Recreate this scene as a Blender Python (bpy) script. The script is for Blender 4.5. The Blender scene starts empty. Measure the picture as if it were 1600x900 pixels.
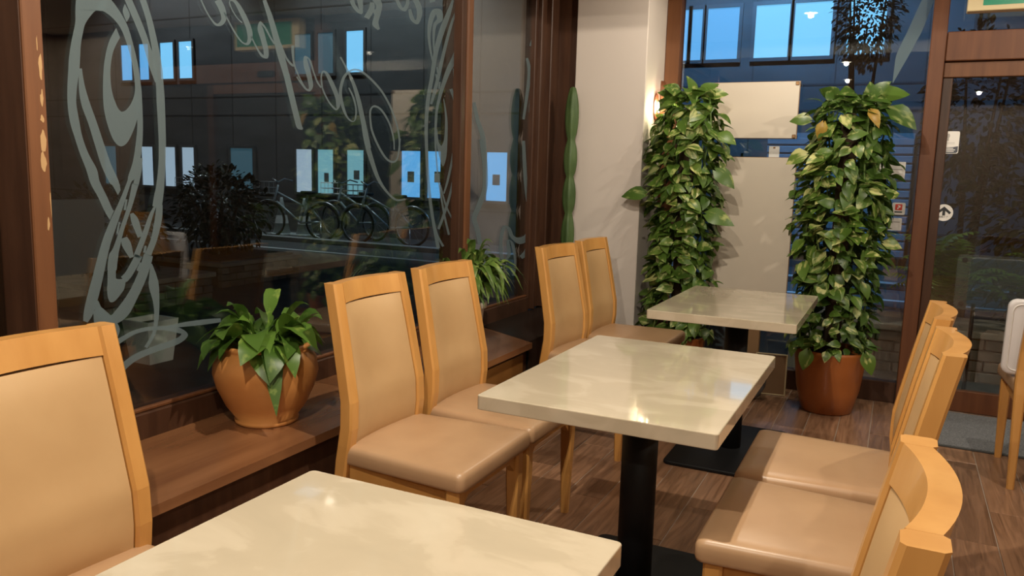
import bpy, bmesh, math, random
from mathutils import Vector, Matrix
S = bpy.context.scene
COL = S.collection
R = math.radians

# ------------------------------------------------------------------ camera
cam_d = bpy.data.cameras.new('camera'); cam = bpy.data.objects.new('camera', cam_d); COL.objects.link(cam)
YAW, PIT, ROL = R(-25.691), R(8.259), R(1.6086)
fw = Vector((math.sin(YAW)*math.cos(PIT), math.cos(YAW)*math.cos(PIT), -math.sin(PIT)))
rt = Vector((math.cos(YAW), -math.sin(YAW), 0)); upv = rt.cross(fw)
r2 = rt*math.cos(ROL)+upv*math.sin(ROL); u2 = upv*math.cos(ROL)-rt*math.sin(ROL)
M = Matrix.Identity(4)
for i in range(3):
    M[i][0], M[i][1], M[i][2] = r2[i], u2[i], -fw[i]
M[0][3], M[1][3], M[2][3] = 0, 0, 1.261
cam.matrix_world = M
cam_d.sensor_width = 36; cam_d.lens = 1243.7*36/1600; cam_d.clip_start = .03; cam_d.clip_end = 200
S.camera = cam

# ------------------------------------------------------------------ night sky and exposure
w = bpy.data.worlds.new('night_sky'); S.world = w; w.use_nodes = True
bgn = w.node_tree.nodes['Background']; bgn.inputs[0].default_value = (.10, .17, .30, 1); bgn.inputs[1].default_value = .035
vs = S.view_settings; vs.view_transform = 'Standard'; vs.look = 'None'; vs.gamma = 1; vs.use_curve_mapping = False
vs.exposure = 0.0

WARM = (1, .905, .735)
DOWNLIGHT_W = 92
DOWNLIGHTS = [  # x, y, share of full output, label
 (-.65, .2, 1.0, 'round glowing ceiling downlight above the table nearest the camera'),
 (-.58, 1.63, 1.22, 'round glowing ceiling downlight above the middle marble table'),
 (-.66, 4.12, .29, 'round glowing ceiling downlight between the two tall climbing plants'),
 (.85, 3.45, .5, 'ceiling downlight added unseen as fill between the added beam and the glass door'),  # extra fill added for the pillar front and lower board
 (.75, -1.4, .6, 'round glowing ceiling downlight behind the camera'),
 (2.45, 4.2, .3, 'round glowing ceiling downlight over the inner end of the grey mat'),
 (2.45, 1.63, .25, 'round glowing ceiling downlight over the middle of the right side wall'),
 (2.45, -.6, .25, 'round glowing ceiling downlight in the rear corner by the right wall')]
CEIL = 2.4

# ------------------------------------------------------------------ materials
MAT = {}
def nodes(name):
    m = bpy.data.materials.new(name); m.use_nodes = True; nt = m.node_tree
    return m, nt, nt.nodes['Principled BSDF']
def L(nt, a, b): nt.links.new(a, b)
def plain(name, col, rough=.5, metal=0, emit=None, es=0, coat=0, spec=None):
    m, nt, p = nodes(name)
    p.inputs['Base Color'].default_value = (*col, 1); p.inputs['Roughness'].default_value = rough; p.inputs['Metallic'].default_value = metal
    if emit: p.inputs['Emission Color'].default_value = (*emit, 1); p.inputs['Emission Strength'].default_value = es
    if coat: p.inputs['Coat Weight'].default_value = coat; p.inputs['Coat Roughness'].default_value = .04
    if spec is not None: p.inputs['Specular IOR Level'].default_value = spec
    MAT[name] = m; return m
def noisy(name, c1, c2, scale=(8, 8, 8), rough=.5, detail=4, lo=.35, hi=.65, bump=0, coat=0, dist=0, coord='Object', rnd=0, r2=None, spec=None):
    m, nt, p = nodes(name)
    tc = nt.nodes.new('ShaderNodeTexCoord'); mp = nt.nodes.new('ShaderNodeMapping'); nz = nt.nodes.new('ShaderNodeTexNoise'); cr = nt.nodes.new('ShaderNodeValToRGB')
    mp.inputs['Scale'].default_value = scale; nz.inputs['Scale'].default_value = 1; nz.inputs['Detail'].default_value = detail; nz.inputs['Distortion'].default_value = dist
    L(nt, tc.outputs[coord], mp.inputs[0]); L(nt, mp.outputs[0], nz.inputs['Vector'])
    if rnd:
        oi = nt.nodes.new('ShaderNodeObjectInfo'); ml = nt.nodes.new('ShaderNodeMath'); ml.operation = 'MULTIPLY'; ml.inputs[1].default_value = 37
        cb = nt.nodes.new('ShaderNodeCombineXYZ'); L(nt, oi.outputs['Random'], ml.inputs[0])
        for k in range(3): L(nt, ml.outputs[0], cb.inputs[k])
        L(nt, cb.outputs[0], mp.inputs['Location'])
    e = cr.color_ramp.elements; e[0].position = lo; e[1].position = hi; e[0].color = (*c1, 1); e[1].color = (*c2, 1)
    L(nt, nz.outputs[0], cr.inputs[0])
    out = cr.outputs[0]
    if rnd:
        hs = nt.nodes.new('ShaderNodeHueSaturation'); mr = nt.nodes.new('ShaderNodeMapRange'); mr.inputs[3].default_value = 1-rnd; mr.inputs[4].default_value = 1+rnd
        L(nt, oi.outputs['Random'], mr.inputs[0]); L(nt, mr.outputs[0], hs.inputs['Value']); L(nt, out, hs.inputs['Color']); out = hs.outputs[0]
    L(nt, out, p.inputs['Base Color']); p.inputs['Roughness'].default_value = rough
    if coat: p.inputs['Coat Weight'].default_value = coat; p.inputs['Coat Roughness'].default_value = .05
    if spec is not None: p.inputs['Specular IOR Level'].default_value = spec
    if bump:
        b = nt.nodes.new('ShaderNodeBump'); b.inputs['Strength'].default_value = bump; b.inputs['Distance'].default_value = .01
        L(nt, nz.outputs[0], b.inputs['Height']); L(nt, b.outputs[0], p.inputs['Normal'])
    MAT[name] = m; return m
noisy('chair_wood', (.51, .235, .060), (.63, .32, .095), (14, 14, 3), .33, lo=.3, hi=.7, coat=.25, rnd=.05)
noisy('leather', (.49, .30, .140), (.55, .35, .172), (5, 5, 5), .42, lo=.3, hi=.7, rnd=.04)
noisy('seat_leather', (.43, .255, .14), (.50, .31, .175), (5, 5, 5), .36, lo=.3, hi=.7, rnd=.04)
noisy('chair_wood_plain', (.46, .20, .045), (.56, .27, .07), (14, 14, 3), .35, lo=.3, hi=.7, coat=.2)
noisy('dark_wood', (.048, .020, .011), (.078, .034, .018), (30, 30, 3), .42, lo=.3, hi=.7, spec=.3)
noisy('post_wood', (.115, .042, .016), (.165, .064, .024), (30, 30, 2.5), .5, lo=.3, hi=.7, spec=.3)
noisy('door_wood', (.105, .036, .015), (.15, .054, .022), (30, 30, 2.5), .5, lo=.3, hi=.7, spec=.3)
noisy('sill_wood', (.165, .066, .028), (.26, .115, .05), (14, 1.6, 14), .26, lo=.3, hi=.7, coat=.35, rnd=.06)
noisy('sill_front', (.20, .085, .02), (.27, .12, .03), (10, 1.5, 10), .4, lo=.3, hi=.7)
plain('black_shelf', (.018, .014, .012), .25)
noisy('floor_wood', (.17, .085, .046), (.38, .205, .12), (26, 2.2, 1), .30, detail=8, lo=.28, hi=.72, dist=2.2, coord='Object', rnd=.22, bump=.12)
plain('grout', (.42, .34, .28), .7)
plain('wall_paint', (.26, .19, .14), .75)
plain('pillar_paint', (.66, .575, .52), .7)
plain('ceiling_paint', (.50, .46, .42), .8)
plain('metal_black', (.008, .008, .009), .55, 0, spec=.25)
plain('rubber_grey', (.05, .05, .05), .7)
plain('downlight_lens', (1, .9, .8), .5, emit=(1, .86, .66), es=14)
plain('downlight_trim', (.7, .68, .64), .4)
noisy('terracotta', (.50, .20, .055), (.66, .29, .085), (3, 3, 9), .45, lo=.3, hi=.7, coat=.12)
noisy('terracotta_glazed', (.30, .085, .018), (.38, .115, .026), (4, 4, 4), .33, lo=.3, hi=.7, coat=.3)
plain('soil', (.03, .018, .01), .9)
plain('white_pot', (.62, .56, .47), .4)
plain('grey_pot', (.12, .13, .14), .35)
plain('board_cream', (.62, .53, .435), .38)
plain('board_edge', (.30, .17, .08), .5)
plain('bracket_brown', (.16, .08, .03), .35, .6)
plain('sign_white', (.82, .78, .74), .4)
plain('sign_navy', (.06, .065, .085), .5)
plain('sign_red', (.62, .05, .03), .5)
plain('print_dark', (.015, .015, .02), .5)
plain('print_grey', (.45, .42, .40), .6)
plain('exit_cream', (.72, .58, .34), .5)
plain('exit_green', (.0, .20, .10), .4, emit=(0, .5, .25), es=.12)
noisy('mat_grey', (.10, .10, .11), (.24, .24, .25), (160, 160, 160), .95, lo=.3, hi=.7, bump=.6)
plain('white_vinyl', (.74, .70, .70), .4)
noisy('cactus_green', (.045, .085, .022), (.085, .14, .045), (20, 20, 6), .55)
plain('spine', (.45, .36, .2), .6)
plain('stem_green', (.10, .17, .035), .5)
plain('totem_brown', (.05, .03, .015), .9)
plain('sconce_brown', (.20, .07, .03), .4)
plain('sconce_bulb', (1, .95, .8), .4, emit=(1, .93, .68), es=45)
plain('chip_tan', (.42, .25, .11), .7)
noisy('facade', (.060, .062, .066), (.085, .087, .092), (.8, .8, 3), .6)
plain('facade_dark', (.030, .031, .034), .6)
plain('facade_pale', (.20, .25, .30), .6)
plain('alu_frame', (.13, .13, .135), .4, .4)
noisy('asphalt', (.035, .036, .038), (.055, .056, .058), (6, 6, 6), .75)
plain('paint_line', (.5, .5, .5), .7)
plain('kerb', (.25, .25, .25), .8)
noisy('brick', (.095, .080, .068), (.15, .13, .11), (9, 9, 9), .8, rnd=.25)
plain('brick_mortar', (.05, .045, .04), .9)
noisy('coping', (.22, .19, .16), (.30, .26, .22), (6, 6, 6), .8)
plain('steel', (.45, .46, .48), .3, .9)
plain('tyre', (.012, .012, .012), .7)
plain('bike_frame', (.30, .36, .40), .35, .3)
plain('cone_pale', (.42, .46, .46), .6)
plain('notice_grey', (.16, .17, .18), .6)
plain('bark', (.05, .035, .025), .9)
plain('slab_pale', (.30, .27, .23), .7)
plain('blue_plastic', (.16, .20, .24), .5)
def marble():
    m, nt, p = nodes('table_marble')
    tc = nt.nodes.new('ShaderNodeTexCoord'); mp = nt.nodes.new('ShaderNodeMapping'); mp.inputs['Rotation'].default_value = (0, 0, .9); mp.inputs['Scale'].default_value = (3.2, 5.5, 3)
    nz = nt.nodes.new('ShaderNodeTexNoise'); nz.inputs['Scale'].default_value = 1.3; nz.inputs['Detail'].default_value = 9; nz.inputs['Distortion'].default_value = .9
    oi = nt.nodes.new('ShaderNodeObjectInfo'); L(nt, tc.outputs['Object'], mp.inputs[0]); L(nt, mp.outputs[0], nz.inputs['Vector'])
    cr = nt.nodes.new('ShaderNodeValToRGB'); e = cr.color_ramp.elements
    e[0].position = .32; e[0].color = (.49, .41, .30, 1); e[1].position = .72; e[1].color = (.60, .51, .385, 1)
    x = e.new(.5); x.color = (.515, .43, .315, 1); x = e.new(.56); x.color = (.565, .475, .355, 1)
    L(nt, nz.outputs[0], cr.inputs[0]); L(nt, cr.outputs[0], p.inputs['Base Color'])
    p.inputs['Roughness'].default_value = .07; p.inputs['Coat Weight'].default_value = .4; p.inputs['Coat Roughness'].default_value = .015
    MAT['table_marble'] = m
marble()
def leafmat(name, green, dark, pale, amount, rough=.38, trans=.25):
    m, nt, p = nodes(name)
    tc = nt.nodes.new('ShaderNodeTexCoord'); mp = nt.nodes.new('ShaderNodeMapping'); mp.inputs['Scale'].default_value = (38, 9, 38)
    nz = nt.nodes.new('ShaderNodeTexNoise'); nz.inputs['Scale'].default_value = 1; nz.inputs['Detail'].default_value = 3
    oi = nt.nodes.new('ShaderNodeObjectInfo'); ml = nt.nodes.new('ShaderNodeMath'); ml.operation = 'MULTIPLY'; ml.inputs[1].default_value = 91
    cb = nt.nodes.new('ShaderNodeCombineXYZ'); L(nt, oi.outputs['Random'], ml.inputs[0])
    for k in range(3): L(nt, ml.outputs[0], cb.inputs[k])
    L(nt, cb.outputs[0], mp.inputs['Location']); L(nt, tc.outputs['Object'], mp.inputs[0]); L(nt, mp.outputs[0], nz.inputs['Vector'])
    cr = nt.nodes.new('ShaderNodeValToRGB'); e = cr.color_ramp.elements
    e[0].position = .60-amount; e[0].color = (*green, 1); e[1].position = .72-amount; e[1].color = (*pale, 1)
    L(nt, nz.outputs[0], cr.inputs[0])
    mx = nt.nodes.new('ShaderNodeMix'); mx.data_type = 'RGBA'; mx.blend_type = 'MULTIPLY'
    cr2 = nt.nodes.new('ShaderNodeValToRGB'); e = cr2.color_ramp.elements; e[0].color = (*dark, 1); e[1].color = (1.25, 1.2, 1.0, 1)
    L(nt, oi.outputs['Random'], cr2.inputs[0]); mx.inputs[0].default_value = 1
    L(nt, cr.outputs[0], mx.inputs[6]); L(nt, cr2.outputs[0], mx.inputs[7]); L(nt, mx.outputs[2], p.inputs['Base Color'])
    p.inputs['Roughness'].default_value = rough
    tr = nt.nodes.new('ShaderNodeBsdfTranslucent'); L(nt, mx.outputs[2], tr.inputs[0]); ms = nt.nodes.new('ShaderNodeMixShader'); ms.inputs[0].default_value = trans
    out = nt.nodes['Material Output']; L(nt, p.outputs[0], ms.inputs[1]); L(nt, tr.outputs[0], ms.inputs[2]); L(nt, ms.outputs[0], out.inputs[0])
    MAT[name] = m
leafmat('pothos_leaf', (.095, .175, .030), (.55, .62, .55), (.44, .48, .18), .035)
leafmat('pothos_pale', (.13, .21, .04), (.7, .75, .7), (.56, .56, .26), .12)
leafmat('lily_leaf', (.09, .18, .028), (.55, .62, .55), (.24, .34, .08), .03)
leafmat('spider_leaf', (.12, .21, .045), (.6, .65, .55), (.30, .38, .12), .05)
leafmat('fern_leaf', (.10, .19, .03), (.5, .55, .5), (.16, .26, .06), .05)
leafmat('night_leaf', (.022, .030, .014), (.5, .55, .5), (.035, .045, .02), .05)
leafmat('yellow_leaf', (.42, .26, .05), (.8, .8, .8), (.5, .38, .1), .1)
def glass(name, tint=(.86, .89, .88), rough=0.0, ior=1.8):
    m = bpy.data.materials.new(name); m.use_nodes = True; nt = m.node_tree; nt.nodes.clear()
    o = nt.nodes.new('ShaderNodeOutputMaterial'); t = nt.nodes.new('ShaderNodeBsdfTransparent'); t.inputs[0].default_value = (*tint, 1)
    g = nt.nodes.new('ShaderNodeBsdfGlossy'); g.inputs['Roughness'].default_value = rough; g.inputs[0].default_value = (1, 1, 1, 1)
    fr = nt.nodes.new('ShaderNodeFresnel'); ge = nt.nodes.new('ShaderNodeNewGeometry'); mr = nt.nodes.new('ShaderNodeMapRange')
    mr.inputs[3].default_value = ior; mr.inputs[4].default_value = 1/ior
    L(nt, ge.outputs['Backfacing'], mr.inputs[0]); L(nt, mr.outputs[0], fr.inputs[0])
    mx = nt.nodes.new('ShaderNodeMixShader'); L(nt, fr.outputs[0], mx.inputs[0]); L(nt, t.outputs[0], mx.inputs[1]); L(nt, g.outputs[0], mx.inputs[2]); L(nt, mx.outputs[0], o.inputs[0])
    MAT[name] = m
glass('window_glass'); glass('acrylic', (.70, .76, .74), .35, 1.35)
def frosted():
    m = bpy.data.materials.new('frosted_film'); m.use_nodes = True; nt = m.node_tree; nt.nodes.clear()
    o = nt.nodes.new('ShaderNodeOutputMaterial'); t = nt.nodes.new('ShaderNodeBsdfTransparent'); t.inputs[0].default_value = (.9, .95, .95, 1)
    d = nt.nodes.new('ShaderNodeBsdfDiffuse'); d.inputs[0].default_value = (.185, .23, .25, 1); tl = nt.nodes.new('ShaderNodeBsdfTranslucent'); tl.inputs[0].default_value = (.45, .60, .62, 1)
    m1 = nt.nodes.new('ShaderNodeMixShader'); m1.inputs[0].default_value = .35; L(nt, d.outputs[0], m1.inputs[1]); L(nt, tl.outputs[0], m1.inputs[2])
    m2 = nt.nodes.new('ShaderNodeMixShader'); m2.inputs[0].default_value = .66; L(nt, t.outputs[0], m2.inputs[1]); L(nt, m1.outputs[0], m2.inputs[2]); L(nt, m2.outputs[0], o.inputs[0])
    MAT['frosted_film'] = m
frosted()
def litpane(name, col, s):
    plain(name, (.1, .12, .14), .3, emit=col, es=s)
litpane('pane_blue', (.13, .47, .95), 1.1)
litpane('pane_blue_bright', (.20, .60, 1.0), 1.35)
litpane('pane_teal', (.20, .46, .55), .95)
litpane('pane_white', (.40, .52, .66), .95)
litpane('pane_dim', (.05, .13, .18), .6)
litpane('pane_dark', (.02, .03, .035), .5)

# ------------------------------------------------------------------ helpers
def me_obj(name, bm, mat, parent=None, smooth=False, loc=None):
    me = bpy.data.meshes.new(name); bmesh.ops.recalc_face_normals(bm, faces=bm.faces[:]); bm.to_mesh(me); bm.free()
    if smooth:
        for p in me.polygons: p.use_smooth = True
    for mm in (mat if isinstance(mat, (list, tuple)) else [mat]): me.materials.append(MAT[mm])
    o = bpy.data.objects.new(name, me); COL.objects.link(o)
    if parent: o.parent = parent
    if loc: o.location = loc
    return o
def tag(o, label=None, cat=None, group=None, kind=None):
    if label: o['label'] = label
    if cat: o['category'] = cat
    if group: o['group'] = group
    if kind: o['kind'] = kind
    return o
def empty(name, loc=(0, 0, 0), rz=0):
    o = bpy.data.objects.new(name, None); o.empty_display_size = .1; COL.objects.link(o); o.location = loc; o.rotation_euler = (0, 0, rz); return o
def copy_tree(o, parent=None):
    c = o.copy(); COL.objects.link(c); c.parent = parent
    for ch in o.children: copy_tree(ch, c)
    return c
def NB(): return bmesh.new()
def bx(bm, x0, x1, y0, y1, z0, z1, bev=0, seg=1):
    m = Matrix.Translation(((x0+x1)/2, (y0+y1)/2, (z0+z1)/2)) @ Matrix.Diagonal((abs(x1-x0), abs(y1-y0), abs(z1-z0), 1))
    r = bmesh.ops.create_cube(bm, size=1, matrix=m)
    if bev:
        es = list({e for v in r['verts'] for e in v.link_edges})
        bmesh.ops.bevel(bm, geom=es, offset=bev, segments=seg, affect='EDGES', profile=.5)
    return bm
def box(name, mat, parent, x0, x1, y0, y1, z0, z1, bev=0, seg=1, smooth=False):
    return me_obj(name, bx(NB(), x0, x1, y0, y1, z0, z1, bev, seg), mat, parent, smooth)
def lathe(bm, prof, n=32, cx=0, cy=0, cap=True):
    rings = []
    for r, z in prof:
        rings.append([bm.verts.new((cx+r*math.cos(2*math.pi*k/n), cy+r*math.sin(2*math.pi*k/n), z)) for k in range(n)])
    for a, b in zip(rings, rings[1:]):
        for k in range(n): bm.faces.new((a[k], a[(k+1) % n], b[(k+1) % n], b[k]))
    if cap:
        bm.faces.new(rings[0][::-1]); bm.faces.new(rings[-1])
    return bm
def tube(bm, pts, rad, n=8, cap=True):
    pts = [Vector(p) for p in pts]; rs = rad if isinstance(rad, (list, tuple)) else [rad]*len(pts); rings = []
    prev = None
    for i, p in enumerate(pts):
        t = (pts[min(i+1, len(pts)-1)]-pts[max(i-1, 0)]).normalized()
        a = prev if prev is not None else (Vector((0, 0, 1)) if abs(t.z) < .9 else Vector((1, 0, 0)))
        u = (a-t*a.dot(t)).normalized(); v = t.cross(u); prev = u
        rings.append([bm.verts.new(p+(u*math.cos(2*math.pi*k/n)+v*math.sin(2*math.pi*k/n))*rs[i]) for k in range(n)])
    for a, b in zip(rings, rings[1:]):
        for k in range(n): bm.faces.new((a[k], a[(k+1) % n], b[(k+1) % n], b[k]))
    if cap: bm.faces.new(rings[0][::-1]); bm.faces.new(rings[-1])
    return bm
def prism(bm, pts, d):
    """closed polygon of 3d points extruded along the vector d"""
    d = Vector(d); a = [bm.verts.new(p) for p in pts]; b = [bm.verts.new(Vector(p)+d) for p in pts]; n = len(pts)
    bm.faces.new(a); bm.faces.new(b[::-1])
    for k in range(n): bm.faces.new((a[k], b[k], b[(k+1) % n], a[(k+1) % n]))
    return bm
def rrect(x0, x1, y0, y1, r, n=5):
    out = []
    for cx, cy, a0 in ((x1-r, y1-r, 0), (x0+r, y1-r, 90), (x0+r, y0+r, 180), (x1-r, y0+r, 270)):
        for k in range(n+1):
            a = R(a0+90*k/n); out.append((cx+r*math.cos(a), cy+r*math.sin(a)))
    return out
def slab(bm, out2, z0, z1, bev=.004, seg=3):
    """rounded-edge slab from a 2d outline"""
    cx = sum(p[0] for p in out2)/len(out2); cy = sum(p[1] for p in out2)/len(out2)
    hx = max(abs(p[0]-cx) for p in out2); hy = max(abs(p[1]-cy) for p in out2)
    prof = []
    for k in range(seg+1):
        a = R(90*k/seg); prof.append((bev*(1-math.sin(a)), z0+bev*(1-math.cos(a))))
    for k in range(seg+1):
        a = R(90*k/seg); prof.append((bev*(1-math.cos(a)), z1-bev*(1-math.sin(a))))
    rings = [[bm.verts.new((cx+(x-cx)*(1-i/hx), cy+(y-cy)*(1-i/hy), z)) for x, y in out2] for i, z in prof]
    n = len(out2)
    for a, b in zip(rings, rings[1:]):
        for k in range(n): bm.faces.new((a[k], a[(k+1) % n], b[(k+1) % n], b[k]))
    bm.faces.new(rings[0][::-1]); bm.faces.new(rings[-1]); return bm
def sweep_rect(bm, path, wx, wy):
    """rectangular section (wx by wy, lists allowed) swept along near-vertical path points"""
    n = len(path); wx = wx if isinstance(wx, list) else [wx]*n; wy = wy if isinstance(wy, list) else [wy]*n; rings = []
    for (x, y, z), a, b in zip(path, wx, wy):
        c = .006
        pts = [(-a/2+c, -b/2), (a/2-c, -b/2), (a/2, -b/2+c), (a/2, b/2-c), (a/2-c, b/2), (-a/2+c, b/2), (-a/2, b/2-c), (-a/2, -b/2+c)]
        rings.append([bm.verts.new((x+p, y+q, z)) for p, q in pts])
    for a, b in zip(rings, rings[1:]):
        for k in range(8): bm.faces.new((a[k], a[(k+1) % 8], b[(k+1) % 8], b[k]))
    bm.faces.new(rings[0][::-1]); bm.faces.new(rings[-1]); return bm
def text_mesh(name, body, size, mat, parent, mw, ext=.0004):
    cu = bpy.data.curves.new(name, 'FONT'); cu.body = body; cu.size = size; cu.extrude = ext; cu.align_x = 'CENTER'; cu.align_y = 'CENTER'
    t = bpy.data.objects.new(name, cu); COL.objects.link(t); dg = bpy.context.evaluated_depsgraph_get(); dg.update()
    me = bpy.data.meshes.new_from_object(t.evaluated_get(dg)); bpy.data.objects.remove(t)
    me.materials.clear(); me.materials.append(MAT[mat]); o = bpy.data.objects.new(name, me); COL.objects.link(o)
    if parent: o.parent = parent
    o.matrix_local = mw; return o
def crom(pts, sub=5):
    out = []; n = len(pts)
    for i in range(n-1):
        p = [pts[max(i-1, 0)], pts[i], pts[i+1], pts[min(i+2, n-1)]]
        for k in range(sub):
            t = k/sub
            out.append(tuple(.5*((2*b)+(-a+c)*t+(2*a-5*b+4*c-d)*t*t+(-a+3*b-3*c+d)*t**3) for a, b, c, d in zip(*p)))
    out.append(tuple(pts[-1])); return out
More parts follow.
